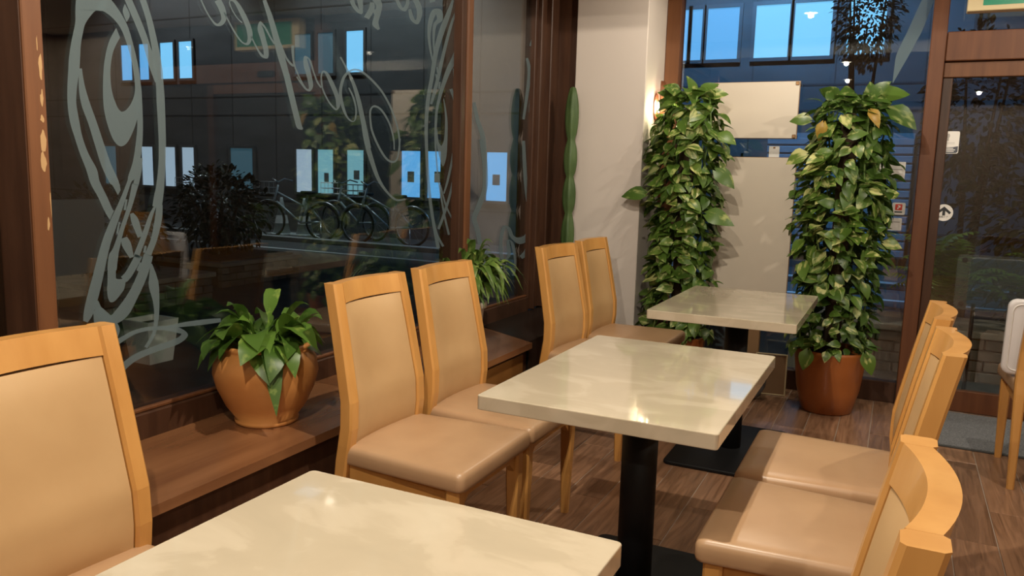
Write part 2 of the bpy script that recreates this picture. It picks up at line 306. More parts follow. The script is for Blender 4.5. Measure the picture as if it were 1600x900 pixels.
DECAL = {"left":[[[1444,1695,1535,1713],[1443,1674,1533,1674],[1441,1657,1518,1661],[1440,1642,1498,1657],[1438,1616,1469,1622],[1430,1586,1458,1591],[1422,1556,1451,1561],[1415,1521,1447,1525],[1411,1486,1442,1489],[1407,1450,1434,1450],[1405,1405,1430,1410],[1409,1361,1436,1363],[1420,1321,1443,1322],[1433,1279,1458,1280],[1449,1237,1481,1238],[1460,1200,1488,1205],[1481,1162,1508,1164],[1499,1123,1524,1128],[1514,1098,1529,1125]],[[1443,1501,1451,1502],[1440,1472,1454,1473],[1440,1437,1460,1445],[1446,1402,1471,1410],[1462,1359,1488,1363],[1478,1305,1506,1309],[1497,1244,1526,1251],[1519,1201,1547,1207],[1527,1194,1552,1182],[1543,1167,1553,1182]],[[1500,1665,1533,1707],[1529,1659,1557,1688],[1555,1645,1579,1663],[1577,1621,1598,1633],[1594,1580,1613,1587],[1607,1533,1625,1538],[1613,1484,1632,1488],[1613,1444,1635,1448],[1616,1369,1635,1370],[1608,1312,1630,1311],[1596,1261,1618,1257],[1579,1220,1600,1214],[1575,1205,1587,1201],[1546,1149,1562,1143],[1512,1091,1535,1082],[1484,1033,1510,1024],[1451,941,1482,931],[1436,900,1468,888],[1422,854,1449,842],[1418,827,1431,820]],[[1560,1624,1571,1600],[1535,1582,1548,1560],[1519,1529,1537,1513],[1512,1474,1536,1470],[1510,1426,1541,1441],[1512,1396,1548,1422],[1520,1360,1555,1408],[1536,1320,1563,1400],[1557,1303,1569,1399],[1580,1314,1580,1404],[1602,1349,1596,1421],[1616,1382,1608,1444],[1625,1417,1613,1464]],[[1587,1711,1607,1723],[1619,1650,1640,1661],[1643,1599,1664,1608],[1662,1539,1685,1547],[1682,1491,1693,1495]],[[1636,1722,1656,1731],[1658,1665,1678,1673],[1673,1598,1696,1605],[1681,1530,1709,1536],[1685,1479,1712,1483],[1685,1438,1714,1442],[1687,1373,1714,1376],[1687,1314,1713,1315],[1683,1248,1708,1248],[1672,1189,1701,1186],[1665,1167,1697,1163],[1657,1133,1690,1128]],[[1620,1273,1630,1272],[1606,1235,1623,1232],[1595,1200,1613,1196],[1590,1196,1610,1191],[1574,1141,1589,1137],[1547,1078,1560,1074],[1521,1021,1540,1014],[1506,1000,1535,993],[1499,960,1528,955]],[[1591,1694,1591,1693],[1583,1673,1605,1667],[1592,1648,1595,1646]],[[1546,1043,1566,1049],[1551,1020,1579,1028],[1573,986,1586,989]],[[1580,1113,1590,1116],[1583,1090,1607,1096],[1602,1044,1620,1047]],[[1567,1155,1573,1154],[1559,1125,1567,1124]],[[1541,1092,1546,1091],[1532,1060,1538,1058]],[[1625,1019,1631,1017],[1618,999,1627,997]],[[1606,972,1613,969],[1593,949,1601,945]],[[1663,1134,1670,1131],[1644,1108,1657,1104],[1619,1057,1636,1051],[1586,994,1605,987],[1591,995,1614,985],[1559,950,1579,936],[1541,935,1559,918]],[[1671,1138,1693,1136],[1664,1098,1689,1094],[1648,1040,1669,1033],[1626,998,1647,989],[1620,992,1651,982],[1598,940,1629,927],[1564,887,1594,869],[1526,847,1555,818],[1501,829,1502,802],[1481,844,1460,833],[1466,877,1452,874]],[[1449,849,1475,857],[1451,807,1508,823],[1456,786,1530,786],[1461,754,1516,747],[1480,686,1510,685],[1491,611,1521,608],[1496,564,1522,560]],[[1642,963,1648,963],[1637,930,1661,930],[1634,897,1669,897],[1647,845,1669,843],[1648,798,1664,795],[1638,754,1650,748],[1610,719,1620,712]],[[1511,734,1500,751],[1540,748,1533,762],[1581,762,1577,774],[1629,764,1627,776],[1683,756,1685,769],[1733,739,1740,755],[1746,733,1772,726],[1724,723,1734,704],[1644,714,1651,695],[1576,703,1586,684],[1530,683,1545,665],[1499,660,1518,641]],[[1690,761,1690,768],[1768,754,1766,769],[1850,748,1848,765],[1909,746,1908,759]],[[1500,963,1526,961],[1498,932,1525,935],[1495,893,1531,930],[1503,868,1542,929],[1522,871,1553,933],[1549,897,1564,943]]],"w1":[[[1860,1756,1865,1758],[1877,1729,1882,1732],[1899,1705,1903,1709],[1919,1691,1923,1698],[1946,1697,1935,1705],[1964,1721,1942,1718],[1959,1752,1934,1741],[1941,1777,1916,1763]]],"w2":[[[2033,1721,2029,1718],[2013,1731,2009,1729],[1992,1752,1988,1750],[1981,1772,1976,1771],[1986,1778,1986,1784],[2000,1774,2011,1783],[2022,1746,2041,1757],[2045,1712,2067,1721],[2054,1683,2078,1687],[2050,1660,2059,1654],[2031,1660,2027,1656],[2003,1683,1997,1680],[1974,1717,1969,1714],[1958,1739,1953,1736]]],"w3":[[[2068,1681,2073,1684],[2098,1641,2104,1645],[2118,1623,2126,1630],[2147,1623,2127,1628],[2151,1651,2127,1646],[2138,1688,2114,1680],[2126,1719,2101,1712],[2117,1727,2113,1738],[2132,1720,2138,1725],[2158,1691,2165,1695],[2177,1673,2184,1677]],[[2126,1807,2143,1814],[2151,1752,2175,1762],[2173,1696,2201,1706],[2194,1638,2227,1649],[2224,1573,2253,1582],[2258,1483,2286,1490]],[[2205,1680,2213,1683],[2235,1634,2243,1638],[2265,1612,2272,1619],[2282,1614,2283,1619]],[[2223,1577,2253,1585],[2250,1500,2279,1508],[2275,1431,2305,1438],[2290,1398,2316,1408],[2318,1393,2323,1398]]],"w4":[[[2265,1682,2280,1685],[2266,1655,2280,1658],[2274,1620,2283,1623],[2294,1587,2301,1590],[2321,1554,2328,1557],[2339,1538,2346,1541]],[[2288,1576,2294,1580],[2309,1558,2316,1562],[2333,1540,2340,1545],[2361,1534,2354,1542],[2380,1556,2356,1554],[2371,1594,2345,1587],[2354,1632,2328,1626],[2349,1649,2334,1656],[2358,1643,2367,1647],[2379,1606,2387,1608],[2400,1571,2408,1574],[2422,1552,2430,1556]]],"w5":[[[2436,1555,2427,1554],[2431,1594,2422,1593],[2440,1612,2436,1617],[2452,1603,2468,1611],[2482,1564,2505,1573],[2508,1525,2533,1531],[2514,1497,2537,1497],[2514,1485,2511,1478],[2481,1502,2474,1498],[2452,1532,2444,1529],[2436,1556,2428,1553]]],"w6":[[[2536,1679,2545,1683],[2575,1638,2585,1643],[2611,1589,2630,1595],[2641,1527,2667,1534],[2672,1440,2703,1445],[2705,1339,2740,1345]],[[2588,1570,2595,1573],[2615,1536,2626,1539],[2633,1494,2643,1495],[2629,1454,2637,1453],[2613,1446,2610,1441],[2584,1462,2574,1458],[2561,1504,2542,1500],[2549,1550,2530,1548],[2564,1598,2548,1600],[2593,1627,2583,1632],[2629,1641,2628,1648],[2675,1638,2682,1646],[2751,1608,2762,1615],[2823,1565,2835,1570],[2889,1497,2902,1501],[2934,1415,2947,1417],[2942,1339,2954,1340]],[[2911,1344,2903,1343],[2907,1393,2896,1391],[2874,1456,2862,1453],[2817,1506,2806,1500],[2762,1519,2762,1511],[2729,1498,2741,1496],[2726,1466,2739,1466]],[[2668,1460,2691,1464],[2688,1378,2718,1383],[2724,1300,2754,1306],[2781,1215,2803,1221],[2852,1158,2864,1164],[2923,1124,2929,1132],[2997,1126,2996,1134]],[[2946,1393,2957,1393],[2929,1316,2942,1314],[2900,1296,2902,1287],[2851,1309,2840,1303],[2792,1362,2779,1358],[2751,1420,2737,1417],[2739,1467,2727,1465]]],"c1":[[[3007,1944,3029,1951],[3023,1906,3050,1919],[3083,1895,3067,1910],[3117,1940,3076,1936],[3112,1978,3068,1963],[3076,2006,3039,1989]]],"c2":[[[2906,1965,2929,1975],[2938,1935,2958,1947],[2987,1933,2969,1945],[3013,1968,2987,1967],[3013,1989,2986,1984]]],"c3":[[[2748,1929,2788,1951],[2770,1916,2813,1930],[2768,1894,2807,1897],[2753,1860,2791,1862],[2748,1834,2789,1847],[2785,1821,2799,1828]],[[2729,1920,2760,1925],[2723,1896,2759,1895],[2690,1856,2723,1852]],[[2759,1877,2746,1891],[2794,1893,2781,1907]]],"c4":[[[2598,1899,2624,1911],[2614,1881,2636,1892],[2642,1866,2659,1878],[2673,1862,2680,1870]],[[2644,1914,2680,1924],[2654,1887,2684,1894],[2667,1864,2682,1867]]],"right":[[[3229,1786,3219,1785],[3227,1861,3207,1859],[3242,1917,3213,1917],[3294,1950,3245,1948],[3284,1993,3234,1967],[3208,1981,3240,1971],[3172,1929,3210,1931],[3164,1867,3191,1871],[3179,1808,3198,1813],[3210,1743,3220,1745]],[[3395,1745,3419,1750],[3407,1684,3438,1687],[3404,1620,3430,1621]],[[3245,1732,3255,1734],[3250,1707,3264,1710]],[[3236,1700,3246,1702],[3243,1680,3257,1683]],[[3270,1669,3285,1670],[3262,1637,3280,1638]],[[3175,2018,3222,2033],[3184,2006,3226,2020]],[[3376,2057,3396,2058],[3326,1988,3366,1989],[3263,1896,3310,1896],[3219,1797,3258,1798],[3190,1681,3224,1682],[3159,1575,3192,1576],[3149,1462,3178,1463],[3159,1324,3185,1325],[3178,1183,3205,1184],[3216,1039,3243,1040],[3270,889,3302,890]],[[3429,2036,3441,2036],[3367,1953,3390,1953],[3305,1829,3333,1830],[3256,1710,3286,1710],[3219,1624,3248,1623],[3193,1561,3212,1560]],[[3433,1863,3445,1863],[3380,1791,3431,1789],[3332,1732,3376,1729],[3287,1652,3321,1651],[3247,1557,3271,1557],[3236,1485,3258,1486],[3237,1397,3255,1398],[3250,1308,3264,1309],[3270,1219,3284,1220],[3326,1053,3344,1054],[3374,948,3395,949]],[[3366,1644,3394,1652],[3404,1595,3433,1600],[3418,1533,3442,1536],[3425,1461,3447,1462],[3398,1332,3420,1331],[3356,1221,3377,1219],[3322,1152,3336,1150]],[[3447,1435,3465,1435],[3438,1314,3456,1313],[3385,1165,3407,1163],[3323,1056,3347,1051],[3272,985,3295,979]],[[3240,1246,3288,1247],[3241,1206,3290,1206]],[[3289,1191,3302,1193],[3345,1089,3360,1092],[3423,1011,3435,1014]],[[3205,1084,3218,1086],[3258,964,3275,966],[3321,894,3341,897]],[[3315,1601,3312,1592],[3350,1511,3329,1509],[3355,1412,3324,1410],[3348,1330,3301,1378],[3319,1281,3299,1377],[3288,1314,3290,1380],[3261,1371,3272,1399],[3245,1450,3260,1451]]],"far":[[[3597,1603,3628,1609],[3632,1520,3674,1528],[3690,1438,3742,1445],[3709,1353,3762,1356]],[[4282,1979,4255,1979],[4296,2018,4304,2034],[4347,1980,4390,1988],[4321,1815,4359,1817],[4274,1645,4312,1648],[4310,1511,4344,1514],[4346,1394,4375,1396]],[[4211,1903,4243,1910],[4242,1833,4293,1839],[4221,1699,4263,1701],[4189,1563,4221,1563]],[[3676,1425,3730,1431],[3715,1304,3773,1307],[3721,1173,3779,1169],[3655,1081,3710,1070],[3613,1021,3669,1017],[3652,958,3703,961],[3688,879,3736,880]],[[4195,1442,4235,1444],[4212,1316,4262,1318],[4254,1145,4305,1147],[4328,991,4403,990],[4285,906,4380,879],[4198,887,4211,847],[4121,901,4086,889],[4068,951,4037,940],[3975,962,4011,950],[3935,885,3977,881],[3962,775,3999,781],[4083,787,4041,796],[4066,874,4034,881],[4088,851,4125,854],[4135,753,4165,751],[4111,671,4150,665]],[[4243,757,4205,778],[4356,781,4271,806],[4408,872,4329,886]],[[3789,838,3852,826],[3739,760,3824,749],[3766,634,3853,627]],[[3878,681,3911,683],[3899,634,3963,638],[3965,577,3995,579]]],"taper":[[[9,2254,70,2250],[-45,2096,28,2097],[-67,2038,4,2039],[-91,1964,-28,1962],[-95,1904,-61,1890],[-97,1814,-94,1814]]]}
# ================================================================== the setting
WX = -1.948          # inner face of the window frames
GX = -1.985          # glass of the window wall
SZ = .45            # height of the window sill
BY = 5.0            # inner face of the glazed front
PX0, PX1, PY0, PY1 = -1.83, -1.39, 4.60, 5.0     # pillar

# floor: slab with separate wood-look planks laid along y
floor = tag(box('floor', 'grout', None, WX-.06, 3.2, -2.6, BY+.08, -.06, -.003), kind='structure')
random.seed(4)
PW, PL = .152, .92
plank_me = {}
cells = []
for i in range(-12, 22):
    x0 = -.494+i*PW
    off = (i*.37 % 1)*PL
    j = -4
    while True:
        y0 = 4.211-6*PL+off+j*PL; j += 1
        if y0 > BY: break
        y1 = min(y0+PL, BY)
        if y1 < -2.5 or x0 < -1.64 or x0+PW > 3.15: continue
        y0 = max(y0, -2.55)
        if y1-y0 < .06: continue
        cells.append((x0, y0, y1))
cells.sort(key=lambda c: (c[0]+.4)**2+(c[1]-3)**2)
rest = NB()
for k, (x0, y0, y1) in enumerate(cells):
    ln = round(y1-y0, 3); dz = random.uniform(-.0006, .0004)
    if k < 240:
        if ln not in plank_me:
            bm = bx(NB(), .0016, PW-.0016, .0016, ln-.0016, -.01, 0, .0012); me = bpy.data.meshes.new('plank'); bm.to_mesh(me); bm.free(); me.materials.append(MAT['floor_wood']); plank_me[ln] = me
        o = bpy.data.objects.new('plank', plank_me[ln]); COL.objects.link(o); o.parent = floor; o.location = (x0, y0, dz)
    else:
        bx(rest, x0+.0012, x0+PW-.0012, y0+.0012, y1-.0012, -.01, dz)
tag(me_obj('planks', rest, 'floor_wood', floor), kind='stuff')

ceiling = tag(box('ceiling', 'ceiling_paint', None, WX-.06, 3.2, -2.6, BY+.08, CEIL, CEIL+.1), kind='structure')
tag(box('trim_shade_beam', 'ceiling_paint', None, WX-.02, 3.2, 2.93, 3.07, 2.262, CEIL), kind='structure')  # unseen beam added to shade the top of the pillar
tag(box('wall_right', 'wall_paint', None, 3.2, 3.3, -2.6, BY+.08, -.06, CEIL+.1), kind='structure')
tag(box('wall_rear', 'wall_paint', None, WX-.06, 3.3, -2.7, -2.6, -.06, CEIL+.1), kind='structure')
tag(box('wall_pillar', 'pillar_paint', None, PX0, PX1, PY0, PY1, -.003, CEIL, .004), kind='structure')

# window wall: parapet below the sill, then the sill boards
wl = tag(box('wall_left', 'dark_wood', None, WX-.10, -1.582, -2.6, 3.47, -.003, SZ-.028), kind='structure')
box('kick_panel', 'dark_wood', wl, -1.584, -1.572, -2.6, 2.65, .06, SZ-.035, .003)
box('kick_panel', 'sill_front', wl, -1.584, -1.570, 2.66, 3.41, .06, SZ-.055, .003)
sill = tag(empty('trim_sill', (0, 0, 0)), kind='structure')
def sill_board(pts): return me_obj('sill_board', prism(NB(), [(x, y, SZ-.028) for x, y in pts], (0, 0, .028)), 'sill_wood', sill)
sill_board([(-1.538, -2.58), (-1.538, .578), (WX, .578), (WX, -2.58)])
sill_board([(-1.538, .58), (-1.538, 2.334), (WX, 2.334), (WX, .58)])
sill_board([(-1.538, 2.336), (-1.538, 3.44), (WX, 3.665), (WX, 2.336)])
tag(me_obj('trim_shelf', prism(NB(), [(-1.572, 3.475, .0), (-1.572, 4.597, .0), (PX0-.003, 4.597, .0), (PX0-.003, 4.618, .0), (WX, 4.618, .0), (WX, 3.70, .0), (-1.85, 3.63, .0)], (0, 0, SZ-.004)), 'black_shelf', None), kind='structure')
tag(box('wall_corner', 'dark_wood', None, WX-.10, PX0-.002, 4.62, 5.08, -.003, CEIL), kind='structure')

def window(name, y0, y1, zt=CEIL):
    t = tag(empty(name), kind='structure')
    box('pane', 'window_glass', t, GX-.004, GX+.004, y0, y1, .532, zt-.08)
    box('bottom_rail', 'dark_wood', t, WX-.10, WX+.0, y0, y1, SZ-.02, .528, .004)
    box('glazing_bead', 'post_wood', t, GX+.006, WX-.012, y0, y1, .528, .540, .003)
    box('top_rail', 'dark_wood', t, WX-.10, WX, y0, y1, zt-.08, zt)
    return t
w1 = window('window_1', -2.6, 1.211)
w2 = window('window_2', 1.269, 3.404)
w3 = window('window_3', 3.49, 4.28)
# left wooden post with peeling varnish
p1 = tag(box('trim_post', 'post_wood', None, WX-.10, -1.861, 1.217, 1.267, SZ, CEIL, .003), kind='structure')
box('post_side', 'dark_wood', p1, WX-.09, -1.867, 1.2135, 1.2165, SZ, CEIL)
random.seed(11)
for (cy, cz, ry, rz) in ((1.330, 1.485, .010, .034), (1.33, 1.41, .008, .024), (1.325, 1.31, .016, .036), (1.322, 1.25, .014, .030), (1.345, 1.15, .005, .035), (1.328, 1.10, .008, .018), (1.32, 1.54, .003, .022), (1.326, 1.36, .010, .010)):
    pts = []
    for k in range(11):
        a = 2*math.pi*k/11; q = random.uniform(.55, 1.1); pts.append((-1.8612, max(1.220, min(1.264, 1.219+(cy-1.262)*.54+ry*.58*q*math.cos(a))), 1.261+(cz+rz*q*math.sin(a)-1.261)*.9643))
    me_obj('peeled_patch', prism(NB(), pts, (.0007, 0, 0)), 'chip_tan', p1)
m2 = tag(box('trim_mullion', 'dark_wood', None, WX-.10, WX+.012, 3.404, 3.449, SZ, CEIL, .003), kind='structure')
box('mullion_face', 'post_wood', m2, WX-.10, WX+.02, 3.45, 3.505, SZ, CEIL, .008, 2)
# corner casing between the far pane and the pillar
c3 = tag(box('trim_casing', 'dark_wood', None, WX-.10, WX-.005, 4.28, 4.618, SZ, CEIL, .004), kind='structure')
box('moulding', 'dark_wood', c3, WX-.03, WX+.02, 4.31, 4.33, SZ, CEIL, .004)
box('moulding', 'dark_wood', c3, WX-.03, WX+.03, 4.43, 4.45, SZ, CEIL, .004)

# glazed front (y = BY): fixed pane, door post, automatic door
f4 = tag(empty('window_4'), kind='structure')
box('pane', 'window_glass', f4, -1.29, .075, BY+.036, BY+.044, .12, CEIL-.05)
box('jamb', 'post_wood', f4, -1.388, -1.30, BY-.02, BY+.08, -.003, CEIL, .004)
box('bottom_rail', 'dark_wood', f4, -1.285, .07, BY, BY+.08, -.003, .12, .004)
box('top_rail', 'dark_wood', f4, -1.285, .07, BY, BY+.08, CEIL-.05, CEIL)
tag(box('trim_doorpost', 'door_wood', None, .072, .148, BY-.035, BY+.08, -.003, CEIL, .004), kind='structure')
d1 = tag(empty('door_1'), kind='structure')
box('transom_rail', 'door_wood', d1, .15, 2.2, BY-.025, BY+.08, 1.918, 2.07, .004)
box('door_top_rail', 'post_wood', d1, .15, 1.25, BY+.005, BY+.055, 1.835, 1.914, .003)
box('door_bottom_rail', 'door_wood', d1, .15, 2.2, BY+.005, BY+.055, .0, .12, .003)
box('door_stile', 'dark_wood', d1, .15, .20, BY+.012, BY+.05, .122, 1.833, .003)
box('door_stile', 'dark_wood', d1, 1.25, 1.32, BY+.005, BY+.055, .122, 1.914, .003)
box('pane', 'window_glass', d1, .20, 1.25, BY+.026, BY+.034, .12, 1.84)
box('pane', 'window_glass', d1, 1.32, 2.2, BY+.026, BY+.034, .12, 1.914)
box('transom_pane', 'window_glass', d1, .15, 2.2, BY+.026, BY+.034, 2.07, CEIL)
box('sensor', 'metal_black', d1, .55, .72, BY-.05, BY-.026, 1.955, 2.0, .006)
tag(box('wall_front', 'wall_paint', None, 2.2, 3.2, BY, BY+.08, -.003, CEIL), kind='structure')

# downlights
for i, (x, y, share, lb) in enumerate(DOWNLIGHTS):
    d = empty('downlight', (x, y, CEIL))
    tag(d, lb, 'ceiling light', 'ceiling downlights')
    me_obj('trim_ring', lathe(NB(), [(.045, -.001), (.062, -.001), (.062, -.008), (.045, -.008), (.045, -.001)], 28, cap=False), 'downlight_trim', d, True)
    me_obj('lens', lathe(NB(), [(.001, -.002), (.044, -.002), (.044, -.005), (.001, -.005)], 28), 'downlight_lens', d)
    ld = bpy.data.lights.new('downlight_lamp', 'SPOT'); ld.energy = DOWNLIGHT_W*share; ld.color = WARM; ld.spot_size = R(178); ld.spot_blend = .04; ld.shadow_soft_size = .018
    lo = bpy.data.objects.new('downlight_lamp', ld); COL.objects.link(lo); lo.parent = d; lo.location = (0, 0, -.02)

# entrance mat
mt = tag(empty('entrance_mat', (0, 0, 0)), 'grey carpet entrance mat in front of the glass door', 'mat')
me_obj('pile', slab(NB(), rrect(.27, 2.0, 4.29, 4.95, .01, 2), 0, .009, .003, 2), 'mat_grey', mt)
box('edge_strip', 'rubber_grey', mt, .262, 2.01, 4.275, 4.29, 0, .008, .002)

# ================================================================== tables
def make_table():
    t = empty('cafe_table')
    me_obj('table_top', slab(NB(), rrect(-.304, .304, -.45, .45, .010, 4), .662, .70, .0025, 2), 'table_marble', t)
    bm = NB(); lathe(bm, [(.052, .018), (.052, .64)], 32); me_obj('column', bm, 'metal_black', t, True)
    me_obj('foot_plate', slab(NB(), rrect(-.225, .225, -.355, .355, .03, 6), 0, .018, .006), 'metal_black', t, True)
    me_obj('bracket', slab(NB(), rrect(-.16, .16, -.24, .24, .02, 4), .64, .662, .003), 'metal_black', t)
    return t
TAB = [((-.643, .678), 'cream marble topped table nearest the camera, at the bottom edge'), ((-.62, 2.18), 'cream marble cafe table in the middle, with plant reflections on its top'), ((-.626, 3.706), 'cream marble cafe table farthest back, between the two tall potted climbers')]
t0 = make_table()
for i, ((x, y), lb) in enumerate(TAB):
    t = t0 if i == 0 else copy_tree(t0)
    t.location = (x, y, 0); tag(t, lb, 'table', 'marble topped cafe tables')
# ================================================================== chairs
def xb(z):      # rear edge of the chair back, from measured profile
    tab = [(0, -.285), (.2, -.262), (.365, -.243), (.44, -.230), (.50, -.222), (.575, -.222), (.67, -.240), (.80, -.265), (.93, -.293)]
    for (a, b), (c, d) in zip(tab, tab[1:]):
        if z <= c: t = (z-a)/(c-a); t = t*t*(3-2*t) if False else t; return b+(d-b)*t
    return tab[-1][1]
def make_chair(wood='chair_wood'):
    t = empty('dining_chair')
    # seat cushion
    bm = NB(); out = []
    def rr(x0, x1, w0, w1, r, n=5):
        pts = []
        for sx, w, x, a0 in ((1, w1, x1, 0), (-1, w0, x0, 90), (-1, w0, x0, 180), (1, w1, x1, 270)):
            sy = 1 if a0 in (0, 90) else -1
            for k in range(n+1):
                a = R(a0+90*k/n); pts.append((x-sx*r+r*math.cos(a), sy*(w-r)+r*math.sin(a)))
        return pts
    base = rr(-.225, .21, .200, .227, .022)
    def ring(sc, z, crown=0): return [bm.verts.new((.0+x*sc[0], y*sc[1], z)) for x, y in base]
    prof = [((.96, .96), .392), ((.99, .99), .395), ((1, 1), .404), ((1, 1), .428), ((.993, .993), .437), ((.975, .975), .444), ((.94, .94), .4485), ((.8, .8), .4525), ((.5, .5), .455), ((.15, .15), .4555)]
    rings = [ring(s, z) for s, z in prof]
    for a, b in zip(rings, rings[1:]):
        for k in range(len(a)): bm.faces.new((a[k], a[(k+1) % len(a)], b[(k+1) % len(a)], b[k]))
    bm.faces.new(rings[0][::-1]); bm.faces.new(rings[-1])
    seat = me_obj('seat', bm, 'seat_leather', t, True)
    # two rear legs that run up as back posts
    zs = [0, .15, .3, .40, .45, .50, .54, .58, .63, .70, .78, .86, .925]
    for s in (-1, 1):
        path = []
        for z in zs:
            yc = .184 if z < .45 else .184-(z-.45)/.475*.019
            wx = .036 if z < .3 else .044
            path.append((xb(z)+wx/2, s*yc, z))
        bm = sweep_rect(NB(), path, [.028+.016*min(1, z/.4) for z in zs], [.028+.014*min(1, z/.4) for z in zs]); me_obj('leg', bm, wood, t)
    for s in (-1, 1):   # front legs
        bm = sweep_rect(NB(), [(.168, s*.188, 0), (.168, s*.19, .30), (.168, s*.19, .392)], [.028, .044, .044], [.028, .042, .042]); me_obj('leg', bm, wood, t)
    # aprons
    def arch(y0, y1, x, d, z0=.322, z1=.391, drop=.035):
        pts = [(x, y0, z1), (x, y1, z1)]
        n = 10
        for k in range(n+1):
            u = k/n; y = y1+(y0-y1)*u; e = min(u, 1-u)*2; pts.append((x, y, z0+(drop if e > .28 else drop*(1-(1-e/.28)**2)**.5)))
        return prism(NB(), pts, d)
    me_obj('apron', arch(-.168, .168, .158, (.02, 0, 0)), wood, t)
    me_obj('apron', arch(-.168, .168, -.215, (.02, 0, 0), drop=.01), wood, t)
    for s in (-1, 1): box('apron', wood, t, -.195, .147, s*.178-.01, s*.178+.01, .335, .391, .002)
    # curved top rail and upholstered back panel
    def yw(z): return .184-(z-.45)/.475*.019-.0215
    def curved(z0, z1, th, inset, mat, nm, nu=14, nv=8, puff=0, ztop=None):
        bm = NB(); fr, bk = [], []
        for j in range(nv+1):
            v = j/nv; rf, rb = [], []
            for i in range(nu+1):
                u = -1+2*i/nu; zt = z1-(ztop*(1-u*u) if ztop else 0); z = z0+(zt-z0)*v
                bul = -.024*(1-u*u)*min(1, max(.75, (z-.44)/.2))
                e = (1-abs(u)**6)*(1-abs(2*v-1)**8)
                yy = u*(yw(z)-inset); x0 = xb(z)+.006+bul
                rf.append(bm.verts.new((x0+th+puff*e, yy, z))); rb.append(bm.verts.new((x0, yy, z)))
            fr.append(rf); bk.append(rb)
        for j in range(nv):
            for i in range(nu):
                bm.faces.new((fr[j][i], fr[j][i+1], fr[j+1][i+1], fr[j+1][i])); bm.faces.new((bk[j][i], bk[j+1][i], bk[j+1][i+1], bk[j][i+1]))
        for j in range(nv):
            bm.faces.new((fr[j][0], fr[j+1][0], bk[j+1][0], bk[j][0])); bm.faces.new((fr[j][nu], bk[j][nu], bk[j+1][nu], fr[j+1][nu]))
        for i in range(nu):
            bm.faces.new((fr[0][i], bk[0][i], bk[0][i+1], fr[0][i+1])); bm.faces.new((fr[nv][i], fr[nv][i+1], bk[nv][i+1], bk[nv][i]))
        o = me_obj(nm, bm, mat, t, True)
        es = o.modifiers.new('edges', 'EDGE_SPLIT'); es.split_angle = R(40); return o
    curved(.866, .925, .034, .0, wood, 'top_rail', nv=3)
    curved(.435, .864, .030, .0022, 'leather', 'backrest', nu=18, nv=18, puff=.008, ztop=.004)
    return t
CH = [  # x, y, heading, label
 ((-1.205, .93), 0, 'tan leather dining chair at the left edge, nearest the window post'),
 ((-1.205, 2.02), 0, 'tan leather dining chair directly right of the squat clay pot, facing the middle table'),
 ((-1.205, 2.479), 0, 'tan leather dining chair in front of the small white plant pot'),
 ((-1.19, 3.49), R(-4), 'left one of two tan chairs in front of the pillar, nearer the camera'),
 ((-1.185, 3.97), R(-1), 'tan chair farthest back, against the pillar beside the far table'),
 ((-.22, .985), R(180), 'tan leather chair back cropped by the bottom right corner'),
 ((-.145, 1.955), R(180), 'tan leather chair right of the middle table, nearer of the pair there'),
 ((-.145, 2.43), R(180), 'tan leather chair right of the middle table, farther of the pair there')]
c0 = make_chair()
for i, ((x, y), a, lb) in enumerate(CH):
    c = c0 if i == 0 else copy_tree(c0)
    c.location = (x, y, 0); c.rotation_euler = (0, 0, a); tag(c, lb, 'chair', 'tan leather dining chairs')
oc = copy_tree(c0); oc.location = (.705, 4.08, 0); oc.rotation_euler = (0, 0, R(90)); tag(oc, 'orange wooden chair at the right edge standing by the grey mat', 'chair', 'tan leather dining chairs')
cu = tag(empty('booster_cushion', (.70, 3.985, .458)), 'white padded panel with piped edges standing on the right edge chair', 'cushion')
bm = NB()
for z in (0,): slab(bm, rrect(-.245, .18, 0, .33, .035, 6), -.02, .02, .012, 3)
pn = me_obj('panel', bm, 'white_vinyl', cu, True); pn.rotation_euler = (R(94), 0, 0)
loop = [(x, y, .0) for x, y in rrect(-.225, .16, .02, .31, .03, 6)]; bm = NB(); tube(bm, [(x, y, .021) for x, y, z in loop+loop[:1]], .003, 6, False); pp = me_obj('piping', bm, 'sign_white', pn, True)
# ================================================================== plants
def leaf_mesh(name, mat, ln, wd, heart=True, fold=.25, droop=.3, n=5, twist=0):
    """leaf from the origin along +y with a fold at the midrib, curling down"""
    bm = NB(); rows = []
    for i in range(n+1):
        t = i/n
        wv = (math.sin(math.pi*min(1, t**.62*.97+.03))**.8 if heart else math.sin(math.pi*(t*.94+.05))**.9)
        if i == n: wv = 0
        hw = wd/2*wv; y = ln*t - (ln*.10*(1-t) if heart and i == 0 else 0); z = -droop*ln*t*t
        a = twist*t
        rows.append([bm.verts.new((-hw*math.cos(a), y-(.06*ln if heart and i == 0 else 0), z+fold*hw)), bm.verts.new((0, ln*t, z)), bm.verts.new((hw*math.cos(a), y-(.06*ln if heart and i == 0 else 0), z+fold*hw))] if hw > 1e-4 else [bm.verts.new((0, ln*t, z))])
    for a, b in zip(rows, rows[1:]):
        if len(a) == 3 and len(b) == 3:
            bm.faces.new((a[0], a[1], b[1], b[0])); bm.faces.new((a[1], a[2], b[2], b[1]))
        elif len(a) == 3: bm.faces.new((a[0], a[1], b[0])); bm.faces.new((a[1], a[2], b[0]))
        elif len(b) == 3: bm.faces.new((a[0], b[1], b[0])); bm.faces.new((a[0], b[2], b[1]))
    me = bpy.data.meshes.new(name); bm.normal_update(); bm.to_mesh(me); bm.free(); me.materials.append(MAT[mat])
    for p in me.polygons: p.use_smooth = True
    return me
def orient(d, roll=0, upb=Vector((0, 0, 1))):
    """matrix whose y axis is d and z axis roughly up"""
    y = Vector(d).normalized(); x = y.cross(upb)
    if x.length < 1e-3: x = Vector((1, 0, 0))
    x.normalize(); z = x.cross(y)
    m = Matrix((x, y, z)).transposed().to_4x4()
    return m @ Matrix.Rotation(roll, 4, 'Y')
